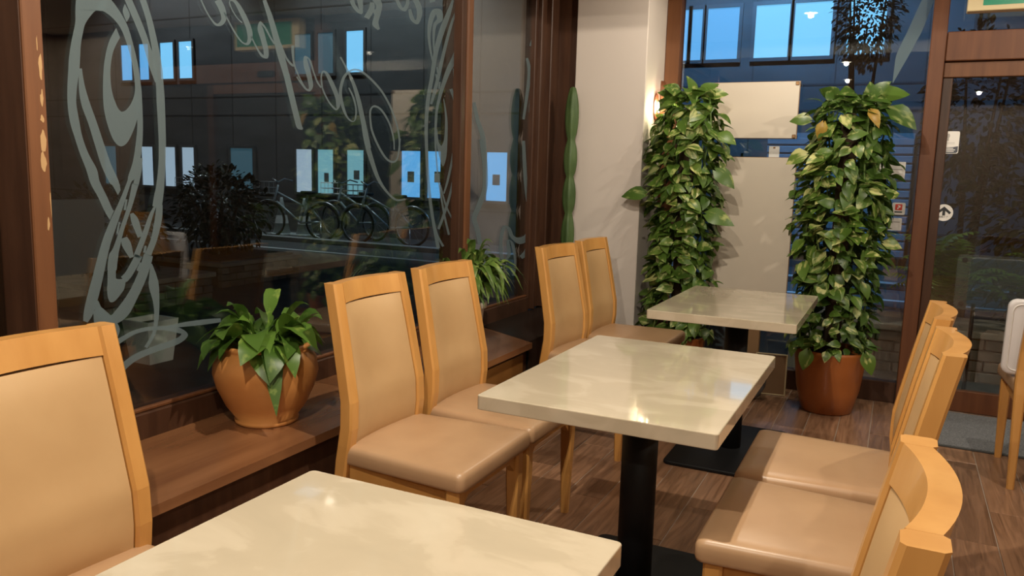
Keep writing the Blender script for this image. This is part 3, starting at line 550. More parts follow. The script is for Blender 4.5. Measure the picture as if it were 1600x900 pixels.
def bake_leaf(bm, me, mw):
    n0 = len(bm.verts); vs_ = [bm.verts.new(mw @ v.co) for v in me.vertices]
    for p in me.polygons: bm.faces.new([vs_[i] for i in p.vertices])
def totem_plant(name, loc, pot_prof, pot_mat, h0, h1, rad, label, seed, extra, cat='plant', pot_r=.17):
    random.seed(seed)
    t = empty(name, loc); tag(t, label, cat, 'tall climbing plants in brown pots')
    pot = me_obj('pot', lathe(NB(), pot_prof, 40, cap=False), pot_mat, t, True)
    me_obj('soil', lathe(NB(), [(.001, h0-.02), (pot_r*.93, h0-.025)], 24, cap=False), 'soil', pot)
    me_obj('moss_pole', lathe(NB(), [(.045, h0-.05), (.045, h1-.12), (.02, h1-.1)], 14), 'totem_brown', t, True)
    for k in range(7):
        a = random.uniform(0, 6.28); pts = []
        for j in range(9):
            z = h0+(h1-.05-h0)*j/8; a += random.uniform(-.35, .35); r = rad*random.uniform(.45, .72); pts.append((r*math.cos(a), r*math.sin(a), z))
        me_obj('vine', tube(NB(), pts, .005, 6), 'stem_green', t, True)
    V = [leaf_mesh('leaf', 'pothos_leaf', l, w_, True, f, d) for l, w_, f, d in ((.088, .066, .28, .30), (.110, .080, .2, .40), (.078, .058, .35, .25), (.098, .072, .15, .5))]
    V += [leaf_mesh('leaf', 'pothos_pale', l, w_, True, f, d) for l, w_, f, d in ((.085, .072, .25, .35), (.10, .082, .18, .28))]
    Y = leaf_mesh('leaf', 'yellow_leaf', .09, .06, True, .4, .5)
    N = 1050; foliage = NB(); pl = []
    for k in range(N):
        u = (k+random.random())/N; z = h0+.02+(h1-h0-.02)*u; a = random.uniform(0, 2*math.pi)
        prof = 1.0 if u < .8 else 1.0-.35*((u-.8)/.2)**2
        prof *= .92+.10*math.sin(u*9+seed)
        r = rad*prof*random.uniform(.55, .95)
        out = Vector((math.cos(a), math.sin(a), 0)); tang = Vector((-math.sin(a), math.cos(a), 0))
        d = out*random.uniform(.35, 1.0)+tang*random.uniform(-1.0, 1.0)+Vector((0, 0, random.uniform(-1.0, .35) if u < .93 else random.uniform(-.4, .8)))
        if loc[0]+out.x*r < PX1+.05 and loc[1]+out.y*r > PY0-.06:
            r = max(.02, (PX1+.05-loc[0])/out.x if out.x < -.05 else r); d.x = abs(d.x)*.3
        upb = (out*.8+Vector((0, 0, .8))).normalized()
        sc = random.uniform(.62, 1.12)*(.95 if u > .15 else .85)
        m = Matrix.Translation(out*r+Vector((0, 0, z))) @ orient(d, random.uniform(-.5, .5), upb) @ Matrix.Scale(sc, 4)
        pl.append((r+random.random()*.03+(-.6*out.y-.2*out.x)*.1, random.choice(V), m))
    pl.sort(key=lambda q: -q[0])
    for p_, d_, sc, kind in extra:
        pl.insert(0, (9, Y if kind == 'y' else V[kind], Matrix.Translation(Vector(p_)) @ orient(d_, 0, Vector((.1, -.85, .55)).normalized()) @ Matrix.Scale(sc, 4)))
    for k, (_, me, m) in enumerate(pl):
        if k < 290:
            o = bpy.data.objects.new('leaf', me); COL.objects.link(o); o.parent = t; o.matrix_local = m
        else: bake_leaf(foliage, me, m)
    fo = bpy.data.meshes.new('foliage'); foliage.to_mesh(fo); foliage.free(); fo.materials.append(MAT['pothos_leaf'])
    for p in fo.polygons: p.use_smooth = True
    o = bpy.data.objects.new('foliage', fo); COL.objects.link(o); o.parent = t; o['kind'] = 'stuff'
    return t
tall = [(.125, 0), (.135, .006), (.165, .13), (.183, .28), (.190, .335), (.190, .347), (.182, .352), (.174, .345), (.170, .30), (.001, .30)]
totem_plant('potted_pothos', (-.275, 4.655, 0), tall, 'terracotta_glazed', .335, 1.72, .255, 'tall variegated climbing plant in a brown pot beside the glass door', 3,
    [((.14, -.05, 1.70), (.75, 0, .18), 1.5, 0), ((.10, -.02, 1.66), (-.12, -.1, 1), 1.4, 0), ((.19, -.1, 1.63), (.6, -.1, -.3), 1.4, 1), ((-.12, -.16, 1.56), (-.2, -.2, -1), 1.0, 'y'), ((.10, -.17, 1.62), (.4, -.3, -.5), 1.0, 'y'),
     ((-.20, -.1, 1.40), (-1, -.1, -.35), 1.3, 4), ((-.20, -.05, 1.58), (-1, -.1, .15), 1.2, 4), ((.22, -.06, .95), (.9, -.1, -.1), 1.0, 4), ((-.10, -.20, .36), (-.15, -.35, -1), 1.2, 0), ((.18, -.12, .36), (.5, -.4, -1), 1.0, 1)])
tall2 = [(.115, 0), (.125, .006), (.150, .12), (.165, .26), (.170, .318), (.170, .330), (.162, .334), (.155, .328), (.15, .29), (.001, .29)]
totem_plant('potted_pothos', (-1.135, 4.65, 0), tall2, 'terracotta_glazed', .315, 1.76, .222, 'tall variegated climbing plant beside the pillar, lit by the wall lamp', 8,
    [((.17, -.16, 1.06), (1, -.25, -.12), 1.5, 3), ((-.19, -.17, 1.16), (-1, -.35, .05), 1.2, 1), ((.20, -.10, 1.50), (.9, -.25, -.35), 1.2, 0), ((.06, 0, 1.74), (.5, 0, .35), 1.2, 0), ((.12, -.02, 1.72), (.9, 0, .25), 1.1, 4), ((.2, -.13, 1.3), (.8, -.2, -.5), 1.2, 1)], pot_r=.155)

# peace lily in squat clay pot on the sill
random.seed(21)
t = empty('potted_peace_lily', (-1.775, 1.895, SZ)); tag(t, 'broad leaved plant in a squat clay pot on the window sill', 'plant')
prof = [(.092, 0), (.098, .004), (.100, .012), (.095, .018), (.125, .06), (.152, .12), (.163, .165), (.158, .205), (.142, .232), (.136, .238), (.138, .243), (.142, .250), (.138, .258), (.128, .258), (.124, .245), (.122, .22), (.001, .22)]
pot = me_obj('pot', lathe(NB(), prof, 48, cap=False), 'terracotta', t, True)
me_obj('soil', lathe(NB(), [(.001, .228), (.12, .224)], 24, cap=False), 'soil', pot)
def arching(name, mat, ln, wd, rise, fall, n=7, fold=.22):
    """leaf on a stalk: rises, arches and falls; local frame origin at the soil, heading +y"""
    bm = NB(); rows = []
    for i in range(n+1):
        s = i/n; y = ln*s*(1-.12*s); z = rise*math.sin(math.pi*min(1, s*.62))-fall*s**2.4
        wv = 0 if i == n else (.10 if s < .30 else math.sin(math.pi*(.12+.88*(s-.30)/.70))**.8)
        hw = max(wd/2*wv, .0015) if i < n else 0
        rows.append([bm.verts.new((-hw, y, z+fold*hw)), bm.verts.new((0, y, z)), bm.verts.new((hw, y, z+fold*hw))] if hw else [bm.verts.new((0, y, z))])
    for a, b in zip(rows, rows[1:]):
        if len(b) == 3: bm.faces.new((a[0], a[1], b[1], b[0])); bm.faces.new((a[1], a[2], b[2], b[1]))
        else: bm.faces.new((a[0], a[1], b[0])); bm.faces.new((a[1], a[2], b[0]))
    me = bpy.data.meshes.new(name); bm.to_mesh(me); bm.free(); me.materials.append(MAT[mat])
    for p in me.polygons: p.use_smooth = True
    return me
LV = [arching('leaf', 'lily_leaf', l, w_, r_, f_) for l, w_, r_, f_ in ((.20, .078, .10, .06), (.225, .085, .10, .12), (.17, .07, .12, .03), (.21, .08, .08, .11), (.14, .066, .13, .0))]
for k in range(76):
    a = 2*math.pi*k/76*7.0+random.uniform(-.3, .3); r = random.uniform(.0, .06)
    o = bpy.data.objects.new('leaf', random.choice(LV)); COL.objects.link(o); o.parent = t
    o.location = (r*math.cos(a), r*math.sin(a), .23); o.rotation_euler = (random.uniform(-.25, .35), random.uniform(-.55, .55), a-math.pi/2); s_ = random.uniform(.55, 1.08); o.scale = (s_, s_, s_)
ft = bpy.data.objects.new('leaf', arching('leaf', 'lily_leaf', .19, .062, .06, .22)); COL.objects.link(ft); ft.parent = t; ft.location = (.03, -.03, .235); ft.rotation_euler = (0, 0, R(-128))
tl_ = bpy.data.objects.new('leaf', arching('leaf', 'lily_leaf', .13, .055, .17, -.0)); COL.objects.link(tl_); tl_.parent = t; tl_.location = (0, .0, .235); tl_.rotation_euler = (.1, 0, R(20))

# spider plant in tall white pot
random.seed(5)
t = empty('potted_spider_plant', (-1.79, 3.24, SZ)); tag(t, 'bushy narrow leaved plant in a small white pot on the sill', 'plant')
pot = me_obj('pot', lathe(NB(), [(.058, 0), (.062, .004), (.080, .175), (.092, .18), (.094, .205), (.088, .21), (.082, .205), (.078, .18), (.001, .18)], 32, cap=False), 'white_pot', t, True)
me_obj('soil', lathe(NB(), [(.001, .19), (.078, .188)], 20, cap=False), 'soil', pot)
LV = [arching('leaf', 'spider_leaf', l, w_, r_, f_, 8, .3) for l, w_, r_, f_ in ((.20, .034, .20, .07), (.26, .036, .22, .14), (.15, .030, .24, .0), (.22, .034, .16, .14), (.30, .034, .22, .16))]
for k in range(190):
    a = random.uniform(0, 2*math.pi); r = random.uniform(0, .05)
    o = bpy.data.objects.new('leaf', random.choice(LV)); COL.objects.link(o); o.parent = t
    sx = random.uniform(.7, 1.1)
    if math.cos(a) < -.1: sx *= .5
    o.location = (r*math.cos(a), r*math.sin(a), .2); o.rotation_euler = (random.uniform(-.1, .35), random.uniform(-.3, .3), a-math.pi/2); o.scale = (sx, sx, sx*random.uniform(.85, 1.25))

# cactus in front of the corner casing
random.seed(9)
t = empty('column_cactus', (-1.80, 4.50, SZ-.004)); tag(t, 'tall thin segmented cactus standing against the pillar', 'cactus')
me_obj('pot', lathe(NB(), [(.055, 0), (.075, .13), (.08, .15), (.072, .15), (.068, .12), (.001, .12)], 28, cap=False), 'grey_pot', t, True)
bm = NB(); rings = []; segs = [(.12, .33), (.33, .58), (.58, .80), (.80, 1.02), (1.02, 1.31)]
for si, (z0, z1) in enumerate(segs):
    for j in range(9):
        u = j/9; z = z0+(z1-z0)*u; r = (.020+.017*math.sin(math.pi*min(1, u*1.05+.0))**.7)
        rings.append((r, z))
rings += [(.016, 1.318), (.006, 1.325)]
VR = []
for r, z in rings:
    VR.append([bm.verts.new((r*(1+(.16 if k % 4 == 0 else (-.10 if k % 4 == 2 else 0)))*math.cos(2*math.pi*k/20), r*(1+(.16 if k % 4 == 0 else (-.10 if k % 4 == 2 else 0)))*math.sin(2*math.pi*k/20), z)) for k in range(20)])
for a, b in zip(VR, VR[1:]):
    for k in range(20): bm.faces.new((a[k], a[(k+1) % 20], b[(k+1) % 20], b[k]))
bm.faces.new(VR[-1])
body = me_obj('stem', bm, 'cactus_green', t, True)
bm = NB()
for (r, z), q in list(zip(rings, range(999)))[::2]:
    for k in range(0, 20, 4):
        a = 2*math.pi*k/20; o = Vector((r*1.15*math.cos(a), r*1.15*math.sin(a), z)); d = Vector((math.cos(a), math.sin(a), .3))*.008
        n_ = Vector((-math.sin(a), math.cos(a), 0))*.001
        bm.faces.new([bm.verts.new(o-n_), bm.verts.new(o+n_), bm.verts.new(o+d)])
tag(me_obj('spines', bm, 'spine', body), kind='stuff')

# ================================================================== boards, lamp, signs
def board(x0, x1, z0, z1, label):
    t = empty('notice_board', ((x0+x1)/2, 4.95, z0)); tag(t, label, 'board', 'blank cream boards in the front window')
    cx = (x0+x1)/2
    box('panel', 'board_cream', t, x0-cx, x1-cx, -.006, .004, 0, z1-z0, .0015)
    box('backing', 'board_edge', t, x0-cx-.003, x1-cx+.003, .0045, .010, -.003, z1-z0+.003)
    for sx in (x0-cx+.012, x1-cx-.012):
        for z in (.012, z1-z0-.012): box('corner_bolt', 'bracket_brown', t, sx-.010, sx+.010, -.012, .085, z-.010, z+.010, .002)
    return t
board(-1.065, -.578, 1.502, 1.826, 'blank cream board, the upper smaller one in the front window')
board(-1.045, -.565, .55, 1.389, 'blank cream board, the lower taller one in the front window')
st = tag(empty('stand_post', (-.735, 4.9, 0)), 'short square wooden post standing behind the far table column', 'post')
box('shaft', 'board_edge', st, -.045, .045, -.025, .025, .02, .54, .004)
box('foot', 'board_edge', st, -.07, .07, -.045, .045, 0, .02, .003)
ws = tag(empty('small_notice', (-.705, 5.03, 1.36)), 'small white card on the glass between the cream boards', 'notice')
box('card', 'sign_white', ws, -.03, .03, 0, .002, 0, .10, .0006); box('pin', 'bracket_brown', ws, -.006, .006, -.003, 0, .085, .095)
# leaning framed panel and round jar on the floor
lp = empty('framed_panel', (-.60, 4.80, 0)); tag(lp, 'small framed wooden panel leaning by the round grey jar', 'panel'); lp.rotation_euler = (R(-7), 0, R(8))
box('panel', 'board_edge', lp, -.085, .085, 0, .008, .008, .235)
for a in ((-.09, -.082), (.082, .09)): box('frame_strip', 'exit_cream', lp, a[0], a[1], -.006, .012, 0, .245, .002)
for a in ((0, .008), (.237, .245)): box('frame_strip', 'exit_cream', lp, -.082, .082, -.006, .012, a[0], a[1], .002)
gj = tag(empty('round_jar', (-.72, 4.66, 0)), 'round grey ceramic jar on the floor behind the tables', 'jar')
me_obj('body', lathe(NB(), [(.05, 0), (.085, .02), (.115, .08), (.118, .13), (.095, .18), (.07, .20)], 32), 'grey_pot', gj, True)
me_obj('rim', lathe(NB(), [(.072, .2), (.08, .205), (.08, .215), (.07, .22), (.062, .215), (.062, .2)], 32, cap=False), 'grey_pot', gj, True)

# wall lamp on the pillar's side
sc = tag(empty('wall_lamp', (PX1, 4.83, 1.68)), 'brown shell wall lamp glowing behind the climbing plant', 'wall lamp')
me_obj('back_plate', prism(NB(), [(0, .05*math.cos(a*math.pi/10), .08*math.sin(a*math.pi/10)) for a in range(20)], (.008, 0, 0)), 'sconce_brown', sc)
bm = NB(); g = []
for j in range(9):
    v = j/8; row = []
    for i in range(13):
        a = -1.25+2.5*i/12; wv = math.sin(math.pi*(.12+.80*v))**.6
        row.append(bm.verts.new((.02+.055*math.cos(a)*wv+.008, .075*math.sin(a)*wv, -.12+.27*v)))
    g.append(row)
for j in range(8):
    for i in range(12): bm.faces.new((g[j][i], g[j][i+1], g[j+1][i+1], g[j+1][i]))
sh = me_obj('shade', bm, 'sconce_brown', sc, True); so = sh.modifiers.new('thick', 'SOLIDIFY'); so.thickness = .004
me_obj('bulb', lathe(NB(), [(.004, -.04), (.018, -.03), (.022, 0), (.018, .03), (.004, .04)], 16, cx=.035), 'sconce_bulb', sc, True)
ld = bpy.data.lights.new('wall_lamp_light', 'POINT'); ld.energy = 3.5; ld.color = (1, .90, .58); ld.shadow_soft_size = .025
lo = bpy.data.objects.new('wall_lamp_light', ld); COL.objects.link(lo); lo.parent = sc; lo.location = (.10, -.10, .0)

# exit sign above the door
ex = tag(empty('exit_sign', (.55, BY-.10, 2.152)), 'cream framed green exit sign above the door, top right corner', 'sign')
box('casing', 'exit_cream', ex, -.325, .325, -.02, .06, 0, .22, .006, 2)
box('face', 'exit_green', ex, -.255, .30, -.022, -.018, .026, .195)
# stickers on the door glass
def flat(name, mat, par, pts, y0=-.0006, d=.0006):
    return me_obj(name, prism(NB(), [(x, y0, z) for x, z in pts], (0, d, 0)), mat, par)
aw = tag(empty('award_sticker', (.205, BY+.0255, 1.49)), 'white award sticker with a dark foot on the door glass', 'sticker')
flat('sheet', 'sign_white', aw, rrect(-.055, .055, -.06, .06, .008))
flat('foot_band', 'sign_navy', aw, [(-.052, -.020), (-.03, -.025), (0, -.027), (.03, -.025), (.052, -.020), (.052, -.05), (.045, -.057), (-.045, -.057), (-.052, -.05)], -.0012)
for k, wd in enumerate((.03, .04, .034)): flat('print_line', 'sign_white', aw, rrect(-wd, wd, -.034-.008*k, -.030-.008*k, .001, 1), -.0018)
flat('figure_mark', 'print_grey', aw, [(-.004, .008), (.005, .008), (.004, .022), (.009, .034), (.006, .046), (-.004, .046), (-.009, .036), (-.003, .022)], -.0012)
for k in range(2): flat('print_line', 'print_grey', aw, rrect(-.035, .035, -.002-.007*k, 0-.007*k, .0008, 1), -.0012)
ar = tag(empty('arrow_sticker', (.222, BY+.0255, 1.107)), 'round white sticker with a black upward arrow on the door glass', 'sticker')
flat('disc', 'sign_white', ar, [(.046*math.cos(k*math.pi/20), .046*math.sin(k*math.pi/20)) for k in range(40)])
flat('arrow', 'print_dark', ar, [(0, .034), (.036, .002), (.028, -.008), (.007, .010), (.007, -.016), (-.007, -.016), (-.007, .010), (-.028, -.008), (-.036, .002)], -.0012)
text_mesh('caption', '自動ドア', .0115, 'print_dark', ar, Matrix.Translation((0, -.0012, -.024)) @ Matrix.Rotation(R(90), 4, 'X'))
rp = tag(empty('payment_sticker', (-.005, BY+.0355, 1.118)), 'square white sticker with a red emblem beside the door post', 'sticker')
flat('sheet', 'sign_white', rp, rrect(-.034, .034, -.034, .034, .008))
flat('emblem', 'sign_red', rp, rrect(-.018, .018, -.008, .026, .004), -.0012)
flat('emblem_mark', 'sign_white', rp, [(-.008, -.002), (-.002, -.002), (0, .005), (.009, .008), (.008, .018), (-.004, .019), (-.005, .014), (.002, .013), (.002, .010), (-.005, .008)], -.0018)
flat('print_line', 'print_dark', rp, rrect(-.020, .020, -.022, -.015, .001, 1), -.0012)
cs = tag(empty('card_sticker', (-.012, BY+.0355, 1.03)), 'plain pale card sticker below the red emblem sticker', 'sticker')
flat('sheet', 'sign_white', cs, rrect(-.04, .03, -.035, .035, .006)); flat('print_line', 'print_grey', cs, rrect(-.02, .02, .01, .016, .001, 1), -.0012)
pn_ = tag(empty('paper_notice', (-.045, BY+.0355, 1.335)), 'pale paper notice on the glass behind the climbing plant near the door', 'notice')
flat('sheet', 'sign_white', pn_, [(-.12, -.05), (.055, -.05), (.055, .045), (-.12, .045)]); flat('print_line', 'print_grey', pn_, rrect(-.05, .04, .0, .006, .001, 1), -.0012)

# frosted lettering and ornament on the window wall (mm on the glass: y,z of the left edge, y,z of the right edge)
def film(name, parent, strips, axis='x', pos=-1.9805):
    bm = NB()
    for k, s in enumerate(strips):
        pts = crom(s, 5) if len(s) > 2 else s
        a, b, th = [], [], .0004+.00003*k
        for yl, zl, yr, zr in pts:
            if axis == 'x':
                a.append((bm.verts.new((pos+th, yl/1000, zl/1000)), bm.verts.new((pos+th, yr/1000, zr/1000)))); b.append((bm.verts.new((pos, yl/1000, zl/1000)), bm.verts.new((pos, yr/1000, zr/1000))))
            else:
                a.append((bm.verts.new((yl/1000, pos-th, zl/1000)), bm.verts.new((yr/1000, pos-th, zr/1000)))); b.append((bm.verts.new((yl/1000, pos, zl/1000)), bm.verts.new((yr/1000, pos, zr/1000))))
        for i in range(len(a)-1):
            bm.faces.new((a[i][0], a[i][1], a[i+1][1], a[i+1][0]))
    return me_obj(name, bm, 'frosted_film', parent)
fl = tag(empty('window_ornament', (0, 0, 0)), 'large frosted swirl ornament on the glass left of the lettering', 'decal', 'frosted glass decorations')
film('swirl', fl, DECAL['left'])
fr_ = tag(empty('window_ornament', (0, 0, 0)), 'slim frosted swirl ornament on the glass beside the middle mullion', 'decal', 'frosted glass decorations')
film('swirl', fr_, DECAL['right'])
ff = tag(empty('window_ornament', (0, 0, 0)), 'frosted swirl ornament on the narrow far pane near the cactus', 'decal', 'frosted glass decorations')
film('swirl', ff, DECAL['far'])
wd_ = tag(empty('window_script', (0, 0, 0)), 'frosted slanting script lettering seen mirrored on the large pane', 'lettering')
for k in ('w1', 'w2', 'w3', 'w4', 'w5', 'w6'): film('letter', wd_, DECAL[k])
cp = tag(empty('window_capitals', (0, 0, 0)), 'frosted small capital letters at the top edge of the large pane', 'lettering')
for k in ('c1', 'c2', 'c3', 'c4'): film('letter', cp, DECAL[k])
fb = tag(empty('window_ornament', (0, 0, 0)), 'single tapering frosted stroke on the front pane left of the door', 'decal', 'frosted glass decorations')
film('stroke', fb, DECAL['taper'], 'y', BY+.0355)
# ================================================================== outside, at night
K = 12.5/11.5; FY = 12.5
def ex_(x): return x*K
def ez_(z): return 1.261+(z-1.261)*K
gr = tag(box('ground_outside', 'asphalt', None, -30, 14, BY+.09, 40, -.25, -.02), kind='structure')
tag(box('ground_plaza', 'asphalt', None, -30, WX-.12, -12, BY+.088, -.25, -.021), kind='structure')
tag(box('road_line', 'paint_line', None, -26, 6, 9.55, 9.67, -.02, -.016), kind='structure')
tag(box('kerb', 'kerb', None, -26, 12, 10.6, 10.75, -.02, .06, .01), kind='structure')
bl = tag(empty('office_building', (0, 0, 0)), 'dark two storey building across the street with glowing blue windows', 'building')
box('wall', 'facade', bl, -26, 12, FY, FY+.4, -.25, 9)
for x in [ -24+1.15*i for i in range(31)]: box('panel_joint', 'facade_dark', bl, x, x+.018, FY-.004, FY, 0, 6)
for z in (.55, 2.25, 2.62, 4.25): box('band_joint', 'facade_dark', bl, -26, 12, FY-.006, FY, z, z+.03)
def win(x0, x1, z0, z1, mat, note=None):
    x0, x1, z0, z1 = ex_(x0), ex_(x1), ez_(z0), ez_(z1)
    f = NB()
    b = .05
    bx(f, x0-b, x0, FY-.05, FY-.001, z0-b, z1+b); bx(f, x1, x1+b, FY-.05, FY-.001, z0-b, z1+b); bx(f, x0, x1, FY-.05, FY-.001, z0-b, z0); bx(f, x0, x1, FY-.05, FY-.001, z1, z1+b)
    o = me_obj('window_frame', f, 'alu_frame', bl)
    box('pane', mat, o, x0, x1, FY-.025, FY-.005, z0, z1)
    if note:
        n0, n1, m0, m1 = ex_(note[0]), ex_(note[1]), ez_(note[2]), ez_(note[3]); box('window_notice', 'notice_grey', o, n0, n1, FY-.032, FY-.027, m0, m1)
UP, ZT = 2.89, 3.58
for x0, x1, m in ((-14.44, -14.13, 'pane_blue'), (-13.92, -13.65, 'pane_blue'), (-13.33, -12.97, 'pane_blue_bright'), (-12.82, -12.47, 'pane_blue_bright'), (-9.95, -9.58, 'pane_dim'), (-9.43, -9.09, 'pane_dim'), (-8.81, -8.45, 'pane_blue_bright'),
                  (-3.03, -2.88, 'pane_blue'), (-2.84, -2.69, 'pane_blue'), (-2.62, -2.19, 'pane_blue'), (-1.97, -1.53, 'pane_blue_bright'), (-1.47, -1.0, 'pane_blue_bright'), (-.81, -.36, 'pane_blue_bright'), (.2, .62, 'pane_dark'), (.75, 1.2, 'pane_dark')):
    win(x0, x1, UP, ZT, m)
for x0, x1, m, nt_ in ((-15.07, -14.71, 'pane_dim', 0), (-13.96, -13.63, 'pane_white', 0), (-13.3, -13.0, 'pane_white', 0), (-12.82, -12.49, 'pane_white', 0), (-11.54, -10.98, 'pane_dim', 0), (-9.94, -9.58, 'pane_white', 0),
                  (-9.45, -9.1, 'pane_teal', (-9.31, -9.21, 1.0, 1.16)), (-8.8, -8.44, 'pane_teal', (-8.66, -8.54, 1.06, 1.22)), (-7.66, -7.28, 'pane_blue', (-7.54, -7.41, 1.05, 1.23)), (-7.14, -6.79, 'pane_blue', (-7.01, -6.89, 1.06, 1.24)), (-6.03, -5.66, 'pane_blue', (-5.92, -5.79, 1.05, 1.22)),
                  (-2.32, -2.06, 'pane_dark', 0), (-2.0, -1.74, 'pane_dark', 0)):
    win(x0, x1, .80, 1.57, m, nt_ or None)
box('shutter', 'facade_pale', bl, ex_(-1.7), ex_(.1), FY-.04, FY-.001, .2, 1.95)
for k in range(14): box('shutter_slat', 'facade_pale', bl, ex_(-1.7), ex_(.1), FY-.055, FY-.04, .22+.12*k, .32+.12*k, .01)
# cool floodlights added above the view to light the facade and street
def lamp(x, h, out, energy, col, label):
    t = empty('added_floodlight', (x, FY, h)); tag(t, label, 'floodlight', 'unseen floodlights added to light the building')
    me_obj('arm', tube(NB(), [(0, -.002, -.1), (0, -.3, .02), (0, -out, .05)], .03, 8), 'alu_frame', t, True)
    box('head', 'alu_frame', t, -.22, .22, -out-.2, -out+.2, 0, .09, .02, 2); box('lens', 'pane_blue_bright', t, -.2, .2, -out-.18, -out+.18, -.012, 0)
    ld = bpy.data.lights.new('added_flood_lamp', 'SPOT'); ld.energy = energy; ld.color = col; ld.spot_size = R(112); ld.spot_blend = .5; ld.shadow_soft_size = .15
    lo = bpy.data.objects.new('added_flood_lamp', ld); COL.objects.link(lo); lo.parent = t; lo.location = (0, -out, -.03); lo.rotation_euler = (R(34), 0, 0)
lamp(-2.0, 5.6, 2.2, 2000, (.22, .52, 1.0), 'blue floodlight added out of view high over the shutter across the street')
lamp(-14.2, 5.8, 2.0, 420, (.88, .95, 1.0), 'cool white floodlight added out of view high over the paired windows at left')
lamp(-8.9, 5.8, 2.0, 620, (.82, .96, 1.0), 'cool white floodlight added out of view high over the parked bicycles')
# bicycles
def make_bike():
    t = empty('bicycle')
    for cx in (-.52, .52):
        ring = [(cx+.31*math.cos(2*math.pi*k/28), 0, .33+.31*math.sin(2*math.pi*k/28)) for k in range(29)]
        wh = me_obj('wheel', tube(NB(), ring, .018, 6, False), 'tyre', t, True)
        rim = [(cx+.285*math.cos(2*math.pi*k/28), 0, .33+.285*math.sin(2*math.pi*k/28)) for k in range(29)]; me_obj('rim', tube(NB(), rim, .010, 5, False), 'steel', wh, True)
        sp = NB()
        for k in range(12): a = 2*math.pi*k/12; tube(sp, [(cx, 0, .33), (cx+.28*math.cos(a), 0, .33+.28*math.sin(a))], .0025, 3)
        tag(me_obj('spokes', sp, 'steel', wh), kind='stuff')
        gd = [(cx+.345*math.cos(R(20+14*k)), 0, .33+.345*math.sin(R(20+14*k))) for k in range(11)]; me_obj('mudguard', tube(NB(), gd, .020, 6), 'steel', t, True)
    f = NB()
    for a, b in (((-.52, 0, .33), (-.10, 0, .30)), ((-.10, 0, .30), (-.24, 0, .80)), ((-.10, 0, .30), (.36, 0, .66)), ((-.52, 0, .33), (-.20, 0, .66)), ((.52, 0, .33), (.33, 0, .95)), ((-.18, 0, .58), (.34, 0, .82))): tube(f, [a, b], .019, 8)
    me_obj('frame', f, 'bike_frame', t, True)
    me_obj('handlebar', tube(NB(), [(.20, -.28, 1.02), (.32, -.20, 1.06), (.33, 0, 1.0), (.32, .20, 1.06), (.20, .28, 1.02)], .013, 7), 'steel', t, True)
    me_obj('saddle', slab(NB(), [(-.38, -.09), (-.30, -.10), (-.12, -.03), (-.10, 0), (-.12, .03), (-.30, .10), (-.38, .09)], .80, .86, .02), 'tyre', t, True)
    b = NB()
    for z in (.80, .90, 1.0): 
        tube(b, [(.42, -.16, z), (.70, -.16, z), (.70, .16, z), (.42, .16, z), (.42, -.16, z)], .006, 4)
    for x in (.42, .51, .60, .70):
        for y in (-.16, .16): tube(b, [(x, y, .80), (x, y, 1.0)], .004, 4)
    me_obj('basket', b, 'steel', t)
    me_obj('stand', tube(NB(), [(-.50, .03, .33), (-.56, .14, .0)], .010, 6), 'steel', t, True)
    return t
b0 = make_bike()
for i, (x, y, a, lb) in enumerate(((-9.55, 10.98, R(192), 'pale parked bicycle right of the traffic cones, leftmost in its row'), (-8.85, 11.75, R(172), 'parked bicycle in the middle of the row by the lit windows'), (-7.75, 11.1, R(185), 'parked bicycle at the right end of the row by the lit windows'), (-12.2, 11.4, R(170), 'lone parked bicycle beyond the dark shrub'))):
    b = b0 if i == 0 else copy_tree(b0); b.location = (x, y, -.02); b.rotation_euler = (0, 0, a); tag(b, lb, 'bicycle', 'bicycles parked outside')
def make_cone():
    t = empty('traffic_cone')
    me_obj('body', lathe(NB(), [(.16, .03), (.03, .66), (.025, .70), (.001, .70)], 20), 'cone_pale', t, True)
    me_obj('base', slab(NB(), rrect(-.2, .2, -.2, .2, .03, 4), 0, .035, .008), 'cone_pale', t)
    me_obj('band', lathe(NB(), [(.127, .22), (.098, .37)], 20, cap=False), 'paint_line', t, True)
    return t
k0 = make_cone()
for i, (x, y, lb) in enumerate(((-10.42, 11.60, 'pale traffic cone, left one of two before the bicycles'), (-9.96, 11.70, 'pale traffic cone, right one beside the first bicycle'))):
    c = k0 if i == 0 else copy_tree(k0); c.location = (x, y, -.02); tag(c, lb, 'traffic cone', 'traffic cones outside')
# brick planters with dark shrubs
random.seed(17)
bk_me = {}
def brick_box(t, x0, x1, y0, y1, h, faces):
    box('core', 'brick_mortar', t, x0+.05, x1-.05, y0+.05, y1-.05, 0, h)
    L_, H_ = .205, .062
    def put(p, dims):
        key = tuple(round(d, 3) for d in dims)
        if key not in bk_me:
            bm = bx(NB(), 0, dims[0], 0, dims[1], 0, dims[2], .003); me = bpy.data.meshes.new('brick'); bm.to_mesh(me); bm.free(); me.materials.append(MAT['brick']); bk_me[key] = me
        o = bpy.data.objects.new('brick', bk_me[key]); COL.objects.link(o); o.parent = t; o.location = p
    n = int(h/(H_+.01))
    for c in range(n):
        z = c*(H_+.01); off = 0 if c % 2 else .1
        if 'x' in faces:
            y = y0-off+.0
            while y < y1-.02:
                a, b = max(y, y0), min(y+L_, y1)
                if b-a > .03: put((x1-.055-random.random()*.004, a, z), (.06, b-a, H_))
                y += L_+.012
        if 'y' in faces:
            x = x0-off
            while x < x1-.02:
                a, b = max(x, x0), min(x+L_, x1)
                if b-a > .03: put((a, y0-.005-random.random()*.004, z), (b-a, .06, H_))
                x += L_+.012
    bm = NB(); slab(bm, rrect(x0-.03, x1+.03, y0-.03, y1+.03, .02, 3), n*(H_+.01), n*(H_+.01)+.045, .008, 2); me_obj('coping', bm, 'coping', t)
    return n*(H_+.01)+.045
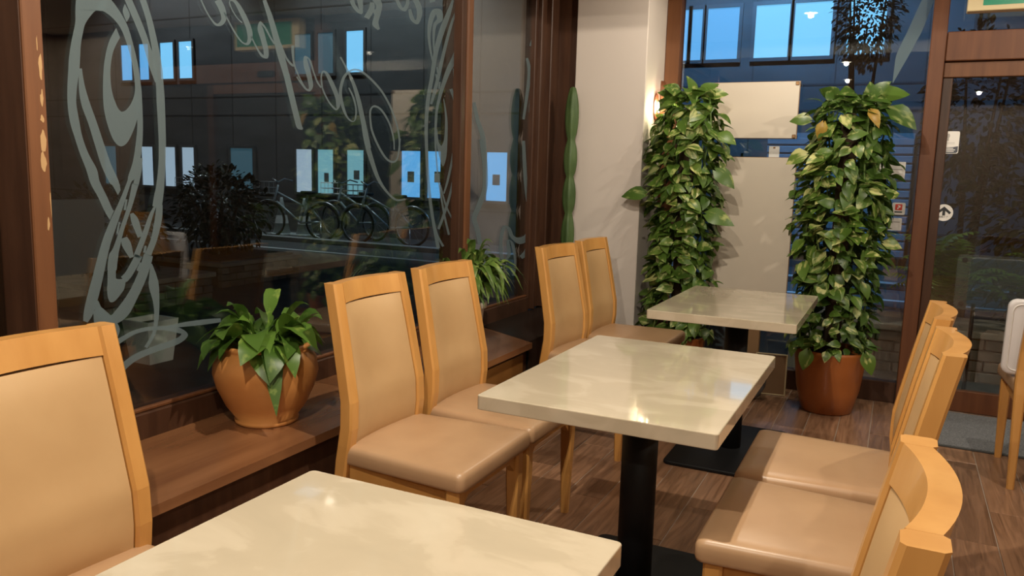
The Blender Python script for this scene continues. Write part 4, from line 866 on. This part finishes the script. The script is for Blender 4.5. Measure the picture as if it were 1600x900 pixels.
for (x0, x1, y0, y1, h, lb) in ((-7.0, -5.85, 4.35, 5.55, .24, 'low brick planter outside the large window, nearer one'), (-7.4, -6.3, 6.1, 7.3, .28, 'low brick planter outside the large window, farther one')):
    t = empty('brick_planter', (0, 0, -.02)); tag(t, lb, 'planter', 'brick planters outside'); brick_box(t, x0, x1, y0, y1, h, 'x')
bt = empty('brick_planter', (0, 0, -.02)); tag(bt, 'low brick planter wall just outside the glass door', 'planter', 'brick planters outside')
hb = brick_box(bt, -.5, 1.9, 5.95, 6.5, .30, 'y')
# shrubs, trees, ferns
def shrub(name, loc, rx, ry, rz, zc, n, mat, label, cat='shrub', ls=.09, trunk=None, group='plants outside', seed=1):
    random.seed(seed); t = empty(name, loc); tag(t, label, cat, group)
    me = leaf_mesh('leaf', mat, ls, ls*.5, False, .2, .3, 4); bm = NB()
    for k in range(n):
        d = Vector((random.gauss(0, 1), random.gauss(0, 1), random.gauss(0, 1))).normalized(); q = random.uniform(.35, 1)**.6
        p = Vector((d.x*rx*q, d.y*ry*q, zc+d.z*rz*q))
        bake_leaf(bm, me, Matrix.Translation(p) @ orient(d+Vector((random.uniform(-.7, .7), random.uniform(-.7, .7), random.uniform(-.8, .4))), random.uniform(-.8, .8)) @ Matrix.Scale(random.uniform(.6, 1.3), 4))
    m = bpy.data.meshes.new('foliage'); bm.to_mesh(m); bm.free(); m.materials.append(MAT[mat]); o = bpy.data.objects.new('foliage', m); COL.objects.link(o); o.parent = t; o['kind'] = 'stuff'
    st_ = NB()
    for k in range(trunk or 4):
        a = random.uniform(0, 6.28); tube(st_, [(.04*math.cos(a), .04*math.sin(a), 0), (.25*rx*math.cos(a), .25*ry*math.sin(a), zc*.6), (.6*rx*math.cos(a), .6*ry*math.sin(a), zc+rz*.4)], [.03, .022, .008], 6)
    me_obj('stems', st_, 'bark', t, True); return t
shrub('garden_shrub', (-6.5, 4.95, .24), .45, .55, .45, .40, 700, 'night_leaf', 'dark leafy shrub growing in the nearer brick planter', seed=2)
shrub('garden_shrub', (-6.9, 6.7, .28), .5, .6, .5, .45, 800, 'night_leaf', 'dark leafy shrub growing in the farther brick planter', seed=3)
shrub('garden_shrub', (-10.6, 10.2, -.02), .8, .5, .65, .65, 900, 'night_leaf', 'dark leafy shrub beside the road left of the traffic cones', seed=4)
shrub('street_tree', (-.47, 9.3, -.02), .34, .4, .62, 3.05, 1700, 'night_leaf', 'small tree whose leaves screen the rightmost glowing window', 'tree', .055, 3, seed=6)
shrub('street_tree', (.55, 8.2, -.02), .45, .5, .8, 1.9, 1500, 'night_leaf', 'dark tree standing behind the glass door', 'tree', .07, 3, seed=7)
shrub('added_hedge', (1.5, 7.6, -.02), 1.15, .45, .95, .95, 2600, 'night_leaf', 'tall dark hedge added to darken the view behind the ferns', 'hedge', .09, 6, seed=12)  # dark mass added to darken the view through the door
random.seed(33)
def frond_mesh():
    bm = NB(); n = 16
    pts = [Vector((0, .55*s*(1-.15*s), .38*math.sin(1.9*s)-.10*s*s)) for s in [i/n for i in range(n+1)]]
    for i in range(1, n):
        s = i/n; l = .105*math.sin(math.pi*(.12+.86*s))**.8
        t_ = (pts[i+1]-pts[i-1]).normalized()
        for sx in (-1, 1):
            a = pts[i]-t_*.014; b = pts[i]+t_*.014; tip = pts[i]+Vector((sx*l, 0, -.25*l))+t_*l*.35
            bm.faces.new([bm.verts.new(a), bm.verts.new(b), bm.verts.new(tip)])
    for a, b in zip(pts, pts[1:]):
        bm.faces.new([bm.verts.new(a+Vector((-.002, 0, 0))), bm.verts.new(a+Vector((.002, 0, 0))), bm.verts.new(b+Vector((.002, 0, 0))), bm.verts.new(b+Vector((-.002, 0, 0)))])
    me = bpy.data.meshes.new('frond'); bm.to_mesh(me); bm.free(); me.materials.append(MAT['fern_leaf']); return me
fm = frond_mesh()
for (x, y, s, lb) in ((.30, 6.2, .95, 'feathery green fern behind the door glass, leftmost of three'), (1.0, 6.2, .95, 'feathery green fern behind the clear sign plate'), (1.7, 6.2, .95, 'feathery green fern behind the door glass, rightmost of three')):
    t = empty('garden_fern', (x, y, hb-.02)); tag(t, lb, 'fern', 'ferns outside the door')
    for k in range(36):
        o = bpy.data.objects.new('frond', fm); COL.objects.link(o); o.parent = t; q = s*random.uniform(.8, 1.35); o.scale = (q, q, q); o.rotation_euler = (random.uniform(-.1, .9), random.uniform(-.2, .2), 2*math.pi*k/36+random.uniform(-.2, .2))
# unseen dark canopy added over the entrance, with an added lamp for the ferns
tag(box('canopy', 'facade_dark', None, -.2, 2.4, BY+.09, 6.3, 2.62, 2.72), 'flat dark canopy added unseen over the entrance outside', 'canopy')
pc = tag(empty('added_porch_light', (.62, 5.55, 2.62)), 'small round lamp added unseen under the canopy to light the ferns', 'lamp')
me_obj('housing', lathe(NB(), [(.07, 0), (.07, -.03), (.05, -.035), (.05, -.03), (.001, -.03)], 24, cap=False), 'downlight_trim', pc, True)
me_obj('lens', lathe(NB(), [(.001, -.031), (.048, -.031), (.048, -.034), (.001, -.034)], 24), 'downlight_lens', pc)
ld = bpy.data.lights.new('added_porch_lamp', 'SPOT'); ld.energy = 60; ld.color = WARM; ld.spot_size = R(130); ld.spot_blend = .5; ld.shadow_soft_size = .04
lo = bpy.data.objects.new('added_porch_lamp', ld); COL.objects.link(lo); lo.parent = pc; lo.location = (0, 0, -.05)
# clear sign plate on legs outside the door
sp_ = tag(empty('sign_plate', (.66, 5.60, -.02)), 'clear rounded plate sign with faint lettering outside the door', 'sign')
pl_ = me_obj('plate', slab(NB(), rrect(-.31, .33, -.22, .12, .03, 5), -.004, .004, .001, 1), 'acrylic', sp_, False); pl_.location = (0, 0, .74); pl_.rotation_euler = (R(80), 0, 0)
for x, y in ((-.27, .085), (-.27, -.185), (.29, .085), (.29, -.185)): me_obj('stud', lathe(NB(), [(.016, .004), (.016, .012), (.001, .014)], 16, x, y), 'metal_black', pl_)
random.seed(6)
for r_ in range(5):
    x = -.2
    while x < .22:
        w_ = random.uniform(.03, .08); box('etched_word', 'print_dark', pl_, x, x+w_, .045-.05*r_, .052-.05*r_, .0042, .0048); x += w_+.02
for x in (-.2, .22): me_obj('leg', tube(NB(), [(x, .02, 0), (x, .0, .56)], .012, 8), 'metal_black', sp_, True)
# white planter box and blue crate outside
wp = tag(empty('white_planter', (-4.30, 3.55, -.02)), 'white square planter pot standing outside the large window', 'planter')
bm = NB(); 
a = [bm.verts.new(p) for p in ((-.09, -.09, 0), (.09, -.09, 0), (.09, .09, 0), (-.09, .09, 0))]; b = [bm.verts.new(p) for p in ((-.12, -.12, .28), (.12, -.12, .28), (.12, .12, .28), (-.12, .12, .28))]; c = [bm.verts.new(p) for p in ((-.105, -.105, .28), (.105, -.105, .28), (.105, .105, .28), (-.105, .105, .28))]; d = [bm.verts.new(p) for p in ((-.10, -.10, .24), (.10, -.10, .24), (.10, .10, .24), (-.10, .10, .24))]
bm.faces.new(a[::-1]); bm.faces.new(d)
for p, q in ((a, b), (b, c), (c, d)):
    for k in range(4): bm.faces.new((p[k], p[(k+1) % 4], q[(k+1) % 4], q[k]))
me_obj('pot', bm, 'sign_white', wp)
me_obj('soil', prism(NB(), [(-.1, -.1, .241), (.1, -.1, .241), (.1, .1, .241), (-.1, .1, .241)], (0, 0, .004)), 'soil', wp)
sb_ = tag(empty('sign_stand', (-5.4, 3.85, -.02)), 'grey notice board on a stand outside the large window', 'sign')
box('panel', 'notice_grey', sb_, -.02, .02, -.22, .22, .45, 1.0, .006); 
for y in (-.18, .18): me_obj('leg', tube(NB(), [(0, y, 0), (0, y, .5)], .015, 8), 'metal_black', sb_, True)
# wooden tubs and slabs just outside the front pane
bc = tag(empty('stone_slab', (-.42, 5.42, -.02)), 'pale stone slab leaning outside the front pane', 'slab')
me_obj('slab', slab(NB(), rrect(-.16, .16, 0, .36, .012, 3), -.02, .02, .006, 2), 'slab_pale', bc).rotation_euler = (R(82), 0, 0)
cr_ = tag(empty('storage_crate', (-.98, 5.45, -.02)), 'blue grey plastic crate outside the front pane', 'crate')
box('body', 'blue_plastic', cr_, -.17, .17, -.12, .12, 0, .36, .012, 2); box('lid', 'blue_plastic', cr_, -.185, .185, -.135, .135, .36, .40, .012, 2)
bpy.context.view_layer.update()
